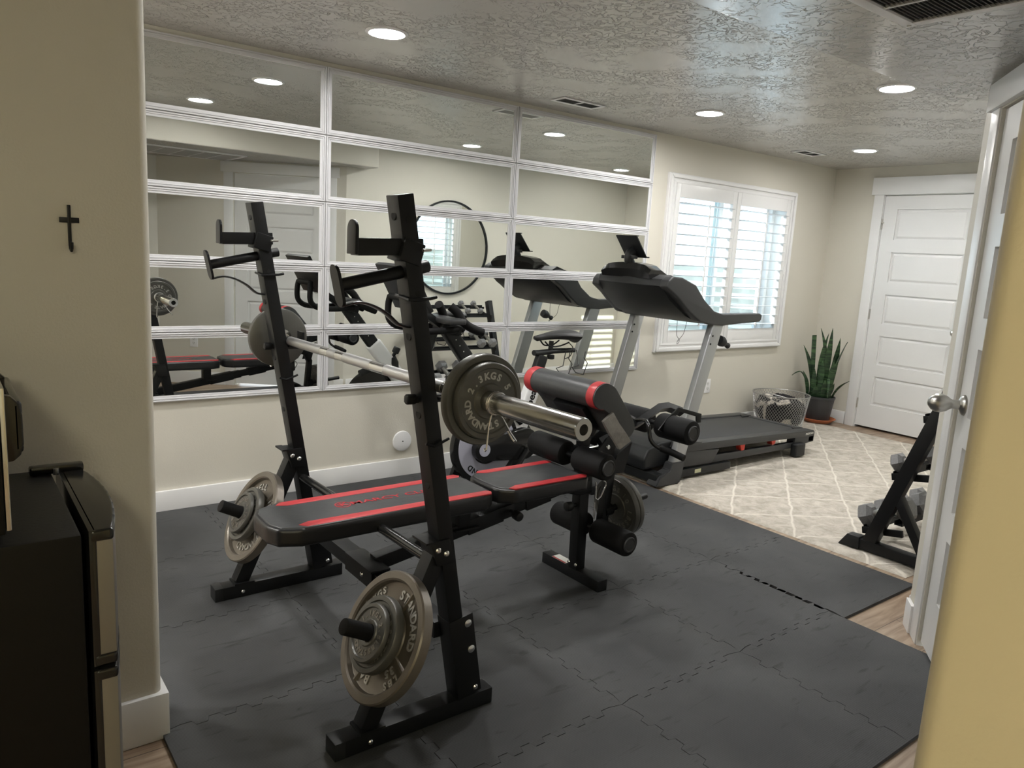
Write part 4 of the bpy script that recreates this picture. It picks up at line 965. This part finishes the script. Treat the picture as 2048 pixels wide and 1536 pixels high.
for k in range(11):
    t = k / 10; y = 3.045 + .445 * t; bow = (4 * t * (1 - t)) ** .5 if 0 < t < 1 else 0; h = .024 + .040 * bow
    o_ = .045 * t; rows_.append([(3.335 + o_, y, 1.262), (3.322 + o_, y, 1.276 + h * .6), (3.342 + o_, y, 1.288 + h), (3.43 + o_, y, 1.290 + h), (3.51 + o_, y, 1.262 + h * .6), (3.55 + o_, y, 1.245)])
b = B(); b.rings(rows_); obj('display_hood', b, M_blackgloss, tm)
b = B(); b.tube(smooth_path([(3.41, 3.27, 1.30), (3.40, 3.27, 1.335), (3.385, 3.27, 1.365), (3.39, 3.27, 1.40), (3.415, 3.27, 1.42)]), .026, seg=14, flat=1.3); b.box((3.37, 3.215, 1.372), (3.40, 3.325, 1.392), bev=.003); th = obj('tablet_holder', b, M_plast, tm)
tb = [V((3.445, 3.27, 1.385)), V((3.345, 3.27, 1.508))]; dz_ = (tb[1] - tb[0]).normalized(); nx_ = V((dz_.z, 0, -dz_.x))
b = B(); pts = [tb[0] + V((0, -.086, 0)), tb[0] + V((0, .086, 0)), tb[1] + V((0, .086, 0)), tb[1] + V((0, -.086, 0))]
b.hull8([p_ - nx_ * .004 for p_ in pts] + [p_ + nx_ * .004 for p_ in pts], bev=.002)
b.beam(tb[0] + V((.012, -.086, 0)), tb[0] + V((.012, .086, 0)), .030, .008); b.beam(tb[1] + V((.008, -.086, 0)), tb[1] + V((.008, .086, 0)), .022, .006)
obj('tablet_rest', b, M_plast, tm)
# bottle shaped handle on the near upright
b = B(); b.lathe([(0, 0), (.030, .002), (.034, .03), (.026, .055), (.012, .075), (.012, .088), (.017, .094), (.018, .108), (0, .114)], (3.93, ya + .01, .900), (.80, 0, -.35)); obj('bottle_holder', b, M_plast, tm)
b = B(); b.tube(smooth_path([(3.80, 3.20, 1.015), (3.802, 3.20, .94), (3.808, 3.20, .90), (3.822, 3.19, .875), (3.815, 3.185, .855), (3.805, 3.19, .845)], 4), .0016, seg=6).tube(smooth_path([(3.90, 3.20, 1.012), (3.885, 3.20, .95), (3.872, 3.20, .91), (3.835, 3.195, .88), (3.808, 3.19, .865), (3.805, 3.19, .845)], 4), .0016, seg=6)
tag(obj('earphone_cable', b, M_blackwire), 'thin black cable hanging in a loop below the treadmill console', 'cable')

# ================================================================== EXERCISE BIKE
YB_ = 3.245
bk_ = thing('exercise_bike', 'black and white upright exercise bike against the mirrored wall behind the bench', 'exercise bike', (2.4, YB_, MF))
b = B(); b.beam((2.0, YB_ - .25, MF + .028), (2.0, YB_ + .25, MF + .028), .06, .055, bev=.008); obj('front_foot', b, M_black, bk_)
b = B(); b.beam((2.98, YB_ - .25, MF + .028), (2.98, YB_ + .25, MF + .028), .06, .055, bev=.008); obj('rear_foot', b, M_black, bk_)
b = B(); b.tube(smooth_path([(2.0, YB_, .062), (2.2, YB_, .072), (2.6, YB_, .090), (2.98, YB_, .062)]), .030, seg=14, flat=.7); obj('base_beam', b, M_black, bk_)
b = B(); b.beam((2.16, YB_ + .03, .10), (2.27, YB_ + .03, .40), .03, .05, up=(1, 0, 0)); obj('front_strut', b, M_black, bk_); b = B(); b.beam((2.55, YB_, .09), (2.60, YB_, .40), .05, .07, up=(1, 0, 0)); obj('rear_strut', b, M_black, bk_)
# flywheel
fc = V((2.312, YB_ - .055, .340))
b = B(); b.lathe([(0, -.022), (.185, -.022), (.212, -.018), (.215, 0), (.212, .018), (.19, .022), (0, .022)], fc, (0, -1, 0), seg=72); fw = obj('flywheel', b, M_blackgloss, bk_)
b = B(); b.lathe([(.100, .020), (.183, .020), (.183, .026), (.100, .028)], fc, (0, -1, 0), seg=72, closed=True); wr = obj('white_cover_ring', b, M_lav, fw)
M = Matrix(((1, 0, 0, fc.x), (0, 0, -1, fc.y - .0275), (0, 1, 0, fc.z), (0, 0, 0, 1)))
tb_ = B(); ring_text(tb_, 'FIND', .152, 203, .042, 0, step=14, depth=.0008, bold=.0009)
tb_.bm.transform(M); obj('lettering', tb_, M_blackgloss, wr, smooth=False)
# drive case
def hullcase(c1, r1, c2, r2, y0, y1, b, bev=.008):
    d = V((c2[0] - c1[0], c2[1] - c1[1])); L = d.length; a = atan2(d.y, d.x); k = math.acos((r1 - r2) / L); pts = []
    for i in range(15): t = a + k + (2 * pi - 2 * k) * i / 14; pts.append((c1[0] + r1 * cos(t), c1[1] + r1 * sin(t)))
    for i in range(15): t = a - k + 2 * k * i / 14; pts.append((c2[0] + r2 * cos(t), c2[1] + r2 * sin(t)))
    b.prism(pts, 'y', y0, y1, bev=bev)
b = B(); hullcase((2.268, .331), .062, (2.540, .335), .088, YB_ - .125, YB_ - .082, b); cs = obj('drive_cover', b, M_blackgloss, bk_)
obj('hub_disc', B().cyl((2.264, YB_ - .124, .331), (2.264, YB_ - .129, .331), .034, seg=40), M_lav, cs)
b = B(); hullcase((2.30, .335), .05, (2.560, .335), .11, YB_ - .02, YB_ + .085, b); obj('rear_cover', b, M_plast, bk_)
b = B(); b.cyl((2.550, YB_ - .15, .318), (2.550, YB_ + .12, .318), .014); obj('crank_axle', b, M_steel, bk_)
b = B(); b.beam((2.550, YB_ - .145, .318), (2.475, YB_ - .145, .218), .012, .026, up=(0, 1, 0), bev=.003); ck = obj('crank_arm', b, M_steel_dark, bk_)
b = B(); b.box((2.430, YB_ - .25, .198), (2.520, YB_ - .16, .225), bev=.006); obj('pedal', b, M_plast, ck)
b = B(); b.beam((2.550, YB_ + .115, .318), (2.625, YB_ + .115, .418), .012, .026, up=(0, 1, 0), bev=.003); ck = obj('crank_arm', b, M_steel_dark, bk_)
b = B(); b.box((2.580, YB_ + .13, .405), (2.670, YB_ + .22, .432), bev=.006); obj('pedal', b, M_plast, ck)
# chain guard / struts above the case
b = B(); b.tube(smooth_path([(2.20, YB_ - .05, .52), (2.34, YB_ - .05, .565), (2.48, YB_ - .04, .52), (2.58, YB_ - .03, .44)]), .018, seg=10, flat=1.6); obj('wheel_guard', b, M_plast, bk_)
# V frame: front post and seat post
b = B(); b.beam((2.575, YB_, .36), (2.262, YB_, .735), .062, .100, up=(1, 0, 0), bev=.016, seg=3); obj('front_tube', b, M_white, bk_)
b = B(); b.beam((2.268, YB_, .725), (2.075, YB_, .965), .046, .078, up=(1, 0, 0), bev=.012, seg=3); fp = obj('front_post', b, M_plast, bk_)
hb = B()
for k in range(5):
    f = .25 + k * .13; p_ = V((2.268, 0, .725)).lerp(V((2.075, 0, .965)), f)
    for s in (-1, 1): hb.cyl((p_.x, YB_ + s * .0235, p_.z), (p_.x, YB_ + s * .0245, p_.z), .0035, seg=8)
obj('scale_marks', hb, M_label, fp)
b = B(); b.beam((2.560, YB_, .34), (2.672, YB_, .655), .058, .090, up=(1, 0, 0), bev=.014, seg=3); st_ = obj('seat_tube', b, M_white, bk_)
d_ = V((2.672 - 2.560, 0, .655 - .34)).normalized(); nrm = V((0, -1, 0)); xx = d_; yy_ = nrm.cross(xx)
tb_ = B(); tb_.mesh(text_mesh('bea', .066, .0006, .0016), Matrix(((xx.x, yy_.x, nrm.x, 2.640), (xx.y, yy_.y, nrm.y, YB_ - .0295), (xx.z, yy_.z, nrm.z, .570), (0, 0, 0, 1)))); obj('lettering', tb_, M_blackgloss, st_, smooth=False)
b = B(); b.beam((2.665, YB_, .64), (2.722, YB_, .805), .042, .068, up=(1, 0, 0), bev=.01, seg=3); obj('seat_post', b, M_plast, bk_)
b = B(); b.tube([(2.66, YB_, .820), (2.69, YB_, .818), (2.80, YB_, .826), (2.96, YB_, .826)], [.020, .022, .020, .017], seg=12, flat=.8); obj('seat_slider', b, M_plast, bk_)
b = B(); b.cyl((2.78, YB_, .83), (2.785, YB_, .885), .014).cyl((2.785, YB_, .805), (2.785, YB_, .780), .022, bev=.004); obj('seat_clamp', b, M_plast, bk_)
for s in (-1, 1):
    b = B(); b.tube(smooth_path([(2.72, YB_ + s * .02, .885), (2.755, YB_ + s * .025, .858), (2.82, YB_ + s * .03, .858), (2.88, YB_ + s * .045, .880)]), .0045, seg=8); obj('seat_rail', b, M_black, bk_)
o = []
for k in range(15):
    t = k / 14; x = 2.655 + .30 * t; w = .020 + .088 * (max(0, (t - .25) / .75)) ** .8 if t > .25 else .016 + .016 * t; w = min(w, .10); 
    if t > .9: w *= (1 - ((t - .9) / .1) ** 2 * .45)
    zt = .915 + .030 * sin(min(1, t * 1.35) * pi * .5) - (.012 if t > .95 else 0); h_ = .030 + .030 * t
    if k == 0: w *= .5; h_ *= .6
    o.append([(x, YB_ + w * cos(a), zt - h_ * .5 + h_ * .5 * sin(a) * (1 if sin(a) > 0 else 1.1)) for a in [2 * pi * j / 18 for j in range(18)]])
b = B(); b.rings(o); obj('saddle', b, mat('saddle_cover', (.018, .018, .019), .5, bump=(300, .3, .0008)), bk_)
# handlebar head
b = B(); b.beam((2.14, YB_, .955), (2.02, YB_, .985), .10, .050, bev=.01); obj('handlebar_head', b, M_plast, bk_)
for s in (-1, 1):
    yy0 = YB_ + s * .085
    b = B(); b.tube(smooth_path([(2.055, YB_ + s * .055, 1.085), (2.085, yy0 - s * .01, 1.055), (2.115, yy0, 1.010), (2.165, yy0, .978), (2.235, yy0 + s * .005, .952)]), .0225, seg=16); obj('grip', b, M_foam, bk_)
    b = B(); b.tube(smooth_path([(2.08, YB_ + s * .09, .972), (1.95, YB_ + s * .10, .965), (1.845, YB_ + s * .10, .972), (1.795, YB_ + s * .10, 1.010), (1.790, YB_ + s * .10, 1.08), (1.795, YB_ + s * .09, 1.125)]), .0165, seg=14); obj('handlebar', b, M_foam, bk_)
b = B(); b.tube([(1.795, YB_ - .09, 1.122), (1.795, YB_ + .09, 1.122)], .016, seg=14); obj('handlebar_bridge', b, M_foam, bk_)
b = B(); b.box((1.99, YB_ - .16, 1.00), (2.09, YB_ + .16, 1.03), bev=.012, seg=3); obj('arm_rest', b, M_plastg, bk_)
b = B(); b.beam((2.03, YB_, .985), (1.85, YB_, 1.10), .05, .035); obj('screen_bracket', b, M_plast, bk_)
s0, s1 = V((1.872, YB_ - .01, 1.065)), V((1.752, YB_ - .01, 1.280)); dd_ = (s1 - s0).normalized(); nx_ = V((dd_.z, 0, -dd_.x))
q_ = [s0 + V((0, -.175, 0)), s0 + V((0, .175, 0)), s1 + V((0, .175, 0)), s1 + V((0, -.175, 0))]
b = B(); b.hull8([p_ - nx_ * .012 for p_ in q_] + [p_ + nx_ * .012 for p_ in q_], bev=.006); sc_ = obj('screen', b, M_plast, bk_)
b = B(); m_ = (s0 + s1) / 2; q2 = [m_ + (p_ - m_) * .92 for p_ in q_]; b.hull8([p_ + nx_ * .0115 for p_ in q2] + [p_ + nx_ * .0135 for p_ in q2]); obj('screen_glass', b, M_screen, sc_)
b = B(); p_ = V((2.395, YB_ + .0, .600)); b.cyl((2.39, YB_, .60), (2.425, YB_ + .02, .675), .012).cyl((2.418, YB_ + .02, .665), (2.435, YB_ + .025, .705), .024, bev=.006); b.tube([(2.405, YB_ + .02, .64), (2.415, YB_ + .02, .60), (2.43, YB_ + .02, .55)], [.02, .03, .02], seg=12); obj('resistance_knob', b, M_plast, bk_)
b = B()
for dx, s in ((0, -1), (.12, 1)):
    x = 2.86 + dx
    b.tube([(x + .02, YB_ + s * .02, .822), (x - .02, YB_ - .05, .745), (x - .075, YB_ - .055, .735), (x - .055, YB_ - .07, .705), (x + .005, YB_ - .07, .690), (x + .04, YB_ - .06, .755), (x + .02, YB_ - .05, .785), (x + .045, YB_ - .03, .818)], .0028, seg=6)
b.tube(smooth_path([(2.885, YB_ - .04, .875), (2.915, YB_ - .04, .845), (2.90, YB_ - .04, .80), (2.86, YB_ - .04, .785)]), .0028, seg=6)
obj('wire_holder', b, M_blackwire, bk_)

# ================================================================== DUMBBELL RACK
XA, XB2 = 3.60, 4.485
dr = thing('dumbbell_rack', 'black three tier dumbbell rack with slanted ends, partly behind the white door trim', 'rack', (4.03, 1.5, R0))
def ry(z): return 1.700 - (z - .06) * (1.700 - 1.425) / (.86 - .06)
for x in (XA, XB2):
    b = B(); b.beam((x, 1.79, .045), (x, 1.27, .045), .055, .050, bev=.004); ft = obj('base_foot', b, M_black, dr)
    b = B(); b.hull8([(x - .04, 1.83, R0), (x + .04, 1.83, R0), (x + .034, 1.725, R0), (x - .034, 1.725, R0), (x - .026, 1.795, .076), (x + .026, 1.795, .076), (x + .033, 1.73, .078), (x - .033, 1.73, .078)], bev=.004); obj('foot_cap', b, M_plast, ft)
    b = B(); b.beam((x, ry(.06) - .012, .06), (x, ry(.87), .87), .050, .062, up=(0, 1, 0), bev=.004); obj('end_post', b, M_black, dr)
    b = B(); b.beam((x, 1.585, .325), (x, 1.425, .065), .045, .040, up=(0, 1, 0), bev=.004); obj('brace', b, M_black, dr)
tz = (.160, .465, .770)
for z in tz:
    y = ry(z)
    b = B(); 
    for yy0, zz in ((y + .060, z - .035), (y - .085, z + .035)):
        b.prism([(yy0 - .020, zz - .018), (yy0 + .020, zz - .018), (yy0 + .020, zz + .004), (yy0 + .016, zz + .004), (yy0 + .016, zz - .014), (yy0 - .016, zz - .014), (yy0 - .016, zz + .018), (yy0 - .020, zz + .018)], 'x', XA + .028, XB2 - .028)
    tr = obj('shelf_rails', b, M_black, dr)
    for x in (XA + .035, XB2 - .035):
        obj('shelf_bracket', B().beam((x, y + .085, z - .060), (x, y - .11, z - .020), .016, .034), M_black, tr)
def make_db(r, L, label):
    t = thing('dumbbell', label, 'dumbbell', group=None)
    b = B(); b.tube(smooth_path([(0, -L / 2, 0), (0, -L / 4, 0), (0, 0, 0), (0, L / 4, 0), (0, L / 2, 0)], 3), [r * .30, r * .30, r * .31, r * .33, r * .34, r * .36, r * .36, r * .36, r * .34, r * .33, r * .31, r * .30, r * .30], seg=14); obj('handle', b, M_steel, t, local=True)
    for s in (-1, 1):
        hl_ = r * 1.15; y0 = s * L / 2; rg = []
        for (yy0, q) in ((0, .60), (hl_ * .22, 1.0), (hl_ * .80, 1.0), (hl_, .70)):
            rg.append([(q * r * cos(pi / 6 + k * pi / 3 + pi / 6), y0 + s * (yy0 - hl_ * .1), q * r * sin(pi / 6 + k * pi / 3 + pi / 6)) for k in range(6)])
        b = B(); b.rings(rg); obj('hex_head', b, M_hex, t, smooth=False, local=True)
    return t
tilt = atan2(-.070, .145)
first = {}
rk = {0: 'bottom', 1: 'middle', 2: 'top'}
spots = [(0, 3.69, 'lg', 'at the end nearest the camera'), (0, 3.85, 'lg', 'second from the near end'), (0, 4.04, 'lg', 'third from the near end'), (0, 4.24, 'lg', 'fourth from the near end'),
         (1, 3.68, 'md', 'at the end nearest the camera'), (1, 3.97, 'md', 'third from the far end'), (1, 4.27, 'md', 'second from the far end'), (1, 4.40, 'md', 'at the far end'),
         (2, 4.17, 'sm', 'further from the rack end'), (2, 4.32, 'sm', 'closest to the far rack end')]
for tier, x, k, wh in spots:
    r, L = {'lg': (.062, .135), 'md': (.050, .125), 'sm': (.032, .115)}[k]
    z = tz[tier]; y = ry(z) - .012; label = 'grey hammered hex dumbbell on the %s tier, %s' % (rk[tier], wh)
    dn = V((0, -.145, .070)).normalized(); up_ = V((0, .070, .145)).normalized()
    # handle rests on the rail edges: heads hang outside the rails
    base = V((x, y, z + .012)) + up_ * ({'lg': .040, 'md': .034, 'sm': .030}[k])
    M = Matrix.Translation(base) @ Matrix.Rotation(atan2(.070, -.145) , 4, 'X')
    M = Matrix(((1, 0, 0, base.x), (0, dn.y, up_.y, base.y), (0, dn.z, up_.z, base.z), (0, 0, 0, 1)))
    M = Matrix(((-1, 0, 0, base.x), (0, dn.y, up_.y, base.y), (0, dn.z, up_.z, base.z), (0, 0, 0, 1)))
    if k not in first: first[k] = make_db(r, L, label); first[k].matrix_basis = M; first[k]['group'] = 'hex dumbbells on the rack'
    else: dup(first[k], M, label, 'hex dumbbells on the rack')

# ================================================================== SNAKE PLANT, BASKET
PC = V((6.33, 3.60, 0))
tag(obj('plant_saucer', B().lathe([(0, .0), (.115, .0), (.150, .030), (.155, .034), (.148, .036), (.120, .010), (0, .008)], PC + V((0, 0, .0165)), (0, 0, 1), seg=56), M_terra), 'round terracotta saucer under the snake plant pot', 'saucer')
sp = thing('snake_plant', 'tall dark green snake plant in a black pot in the corner by the white door', 'plant', PC + V((0, 0, .026)))
b = B(); b.lathe([(0, 0), (.092, 0), (.098, .01), (.125, .205), (.130, .208), (.130, .224), (.122, .226), (.116, .20), (.0, .195)], PC + V((0, 0, .026)), (0, 0, 1), seg=56); pt_ = obj('pot', b, M_pot, sp)
obj('soil', B().lathe([(0, .004), (.112, .0), (.112, -.01), (0, -.01)], PC + V((0, 0, .222)), (0, 0, 1)), mat('soil', (.03, .022, .016), .95, bump=(80, 1, .01)), pt_)
def leaf(base, tip, w, bend=(0, 0, 0), face=0, cut=False, wav=.0):
    w = w * .84
    b = B(); p, q, bd = V(base), V(tip), V(bend); n = 16; d = (q - p); rg = []
    for k in range(n + 1):
        t = k / n; c = p + d * t + bd * (4 * t * (1 - t)); tg = (d + bd * (4 - 8 * t)).normalized()
        sx = V((sin(face), -cos(face), 0)); sx = (sx - tg * sx.dot(tg)).normalized(); ny = tg.cross(sx)
        ww = w * ((.55 + .45 * sin(min(1, t * 1.9) * pi / 2)) if t < .55 else (1 - ((t - .55) / .45) ** 1.8)) + .0008
        if cut: ww = w * (.6 + .4 * min(1, t * 2))
        ww *= 1 + wav * sin(t * 11); th = .0035
        rg.append([c + sx * ww + ny * (.3 * ww), c + ny * -th, c - sx * ww + ny * (.3 * ww), c + ny * (th * .8)])
    b.rings(rg); return obj('leaf', b, M_leaf, sp, ang=60)
Z0 = .23
def L(bx, by, x, y, z, w, **k): leaf((PC.x + bx, PC.y + by, Z0), (x, y, z), w, **k)
F = radians(215)
L(.0, -.02, 6.22, 3.500, .880, .030, face=F); L(-.02, .03, 6.22, 3.61, .865, .026, face=F + .5, bend=(.02, -.05, 0)); L(-.03, .00, 6.22, 3.53, .83, .024, face=F, bend=(0, .03, 0))
L(-.05, .06, 6.20, 3.655, .80, .024, face=F + .3, cut=True); L(-.05, .07, 6.20, 3.745, .70, .024, face=F - .4, bend=(0, -.05, .0)); L(-.06, .05, 6.22, 3.665, .66, .018, face=F + 1)
L(.03, -.05, 6.25, 3.435, .80, .028, face=F); L(.02, -.06, 6.22, 3.415, .77, .026, face=F + .4); L(.05, -.07, 6.22, 3.35, .775, .022, face=F + .9, bend=(0, .05, -.02))
L(.05, -.08, 6.30, 3.33, .43, .012, face=F, bend=(0, .02, .02)); L(-.02, -.06, 6.10, 3.40, .26, .014, face=F, bend=(0, -.0, .19)); L(-.06, .08, 6.16, 3.80, .415, .020, face=F - 1.0, bend=(0, -.02, .12))
L(-.06, -.02, 6.23, 3.56, .60, .030, face=F, wav=.1); L(-.02, -.07, 6.24, 3.46, .62, .028, face=F + .2, wav=.1); L(-.07, .03, 6.22, 3.62, .50, .026, face=F); L(-.06, -.06, 6.20, 3.50, .42, .030, face=F + .3); L(-.08, .0, 6.20, 3.58, .36, .030, face=F); L(-.05, -.08, 6.22, 3.42, .40, .024, face=F)
L(.04, .02, 6.33, 3.58, .74, .028, face=F + .8); L(.06, -.02, 6.38, 3.50, .66, .026, face=F); L(-.07, .09, 6.2, 3.72, .47, .020, face=F + .4, bend=(0, -.02, 0))

BC = V((5.655, 3.565, 0)); bh, bt, bbm = .325, .232, .185
ws = thing('wire_basket', 'round galvanised wire mesh basket between treadmill and snake plant', 'basket', BC + V((0, 0, .016)))
def bp_(a, t): r = bbm + (bt - bbm) * t; return V((BC.x + r * cos(a), BC.y + r * sin(a), .018 + (bh - .018) * t))
b = B()
for i in range(56):
    a = 2 * pi * i / 56
    for s in (-1, 1): b.tube([bp_(a + s * k * .056 * 2, k / 10) for k in range(11)], .0017, seg=4, cap=False)
obj('wire_mesh', b, M_wire, ws, smooth=False)
b = B(); b.tube([bp_(2 * pi * k / 56, 1) for k in range(56)], .004, seg=8, closed=True).tube([bp_(2 * pi * k / 56, 0) for k in range(56)], .004, seg=8, closed=True); obj('rim', b, M_wire, ws)
b = B(); b.tube(smooth_path([bp_(radians(175), 1) + V((0, 0, .004)), bp_(radians(185), .98) + V((-.01, 0, .03)), bp_(radians(205), .95) + V((-.02, 0, .035)), bp_(radians(225), .95) + V((-.015, -.01, .02)), bp_(radians(238), 1) + V((0, 0, .003))]), .0035, seg=8); obj('handle', b, M_wire, ws)
b = B(); b.lathe([(0, .004), (.184, .004), (.184, .0), (0, 0)], BC + V((0, 0, .0165)), (0, 0, 1), seg=40); obj('bottom', b, M_wire, ws)
b = B(); bmesh.ops.create_icosphere(b.bm, subdivisions=6, radius=1)
for v in b.bm.verts:
    p = v.co.copy(); nz_ = noise.fractal(p * 1.6 + V((3, 1, 2)), 1, 2, 4); n2 = noise.noise(p * 16) * .05 + noise.noise(p * 34) * .03
    k = 1 + .16 * nz_ + n2
    z = p.z * k; r = V((p.x, p.y)).length
    zz = .178 + z * .150 + (.035 * max(0, -p.x) * max(0, z)); lim = bbm + (bt - bbm) * max(0, min(1, (zz - .018) / (bh - .018))) - .010
    q = V((p.x * k * .215, p.y * k * .215)); 
    if q.length > lim: q = q.normalized() * lim
    v.co = V((BC.x + q.x, BC.y + q.y, max(.022, zz)))
tag(obj('fluffy_blanket', b, M_fur, ang=180), 'black and white fluffy blanket stuffed in the wire basket', 'blanket')

# ================================================================== FRIDGE AND TOASTER OVEN
FX, FN, FF, FT = .176, 1.400, 1.835, .850
fr = thing('mini_fridge', 'black two door mini fridge with stainless doors in the lower left corner', 'fridge', (-.05, 1.62, 0))
b = B(); b.box((-.30, FN, .03), (FX, FF, FT), bev=.006); fb_ = obj('body', b, M_fridge, fr)
obj('feet', B().box((-.28, FN + .02, .001), (FX - .02, FF - .02, .032)), M_dark, fr)
def dsec(y0, y1, g=0):
    o = [(FX + .012, y0 + g), (FX + .012, y1 - g)]
    for k in range(13):
        t = k / 12; y = y1 - g - (y1 - y0 - 2 * g) * t; o.append((FX + .048 + .028 * (1 - (2 * t - 1) ** 2) - g * .5, y))
    return o
def door(z0, z1, capt, capb, nm):
    d = obj(nm, B().prism(dsec(FN, FF, .001), 'z', z0 + (.02 if capb else 0), z1 - (.02 if capt else 0), bev=.002), M_ss, fr)
    e = B(); e.box((FX + .010, FN - .0005, z0), (FX + .022, FF + .0005, z1), bev=.002)
    if capt: e.prism(dsec(FN - .002, FF + .002), 'z', z1 - .021, z1, bev=.006, seg=3)
    if capb: e.prism(dsec(FN - .002, FF + .002), 'z', z0, z0 + .021, bev=.006, seg=3)
    obj('edge_trim', e, M_blackgloss, d)
door(.600, FT + .004, True, True, 'freezer_door'); door(.055, .592, True, False, 'fridge_door')
b = B(); b.box((.135, FF - .045, FT), (.235, FF - .020, FT + .018), bev=.005); obj('hinge_cover', b, M_blackgloss, fr)
obj('hinge_pin', B().cyl((FX + .006, FF - .05, FT + .001), (FX + .006, FF - .05, FT + .014), .006, seg=14), M_bolt, fr)
to = thing('toaster_oven', 'black and chrome countertop oven with a black handle, standing on the fridge', 'oven', (-.10, 1.60, FT))
b = B(); b.box((-.30, 1.418, FT + .012), (.0714, 1.77, 1.105), bev=.006); obj('body', b, M_fridge, to)
b = B(); b.box((.0715, 1.416, FT + .020), (.079, 1.430, 1.108), bev=.002).box((.0715, 1.758, FT + .020), (.079, 1.772, 1.108), bev=.002).box((-.29, 1.4165, 1.100), (.079, 1.772, 1.1085), bev=.002); obj('chrome_trim', b, M_chrome, to)
b = B(); b.box((.0715, 1.431, FT + .030), (.077, 1.757, 1.095), bev=.002); dd_ = obj('oven_door', b, M_screen, to)
b = B()
for y in (1.47, 1.71): b.prism([(.066, 1.088), (.090, 1.084), (.101, 1.072), (.106, 1.050), (.106, 1.000), (.101, .982), (.090, .972), (.066, .970)], 'y', y, y + .018, bev=.003)
b.box((.088, 1.47, .985), (.106, 1.728, 1.075), bev=.008, seg=3); obj('handle', b, M_blackgloss, dd_)
b = B()
for x in (-.27, .03):
    for y in (1.44, 1.74): b.cyl((x, y, FT + .0003), (x, y, FT + .014), .012, seg=14)
obj('feet', b, M_dark, to)
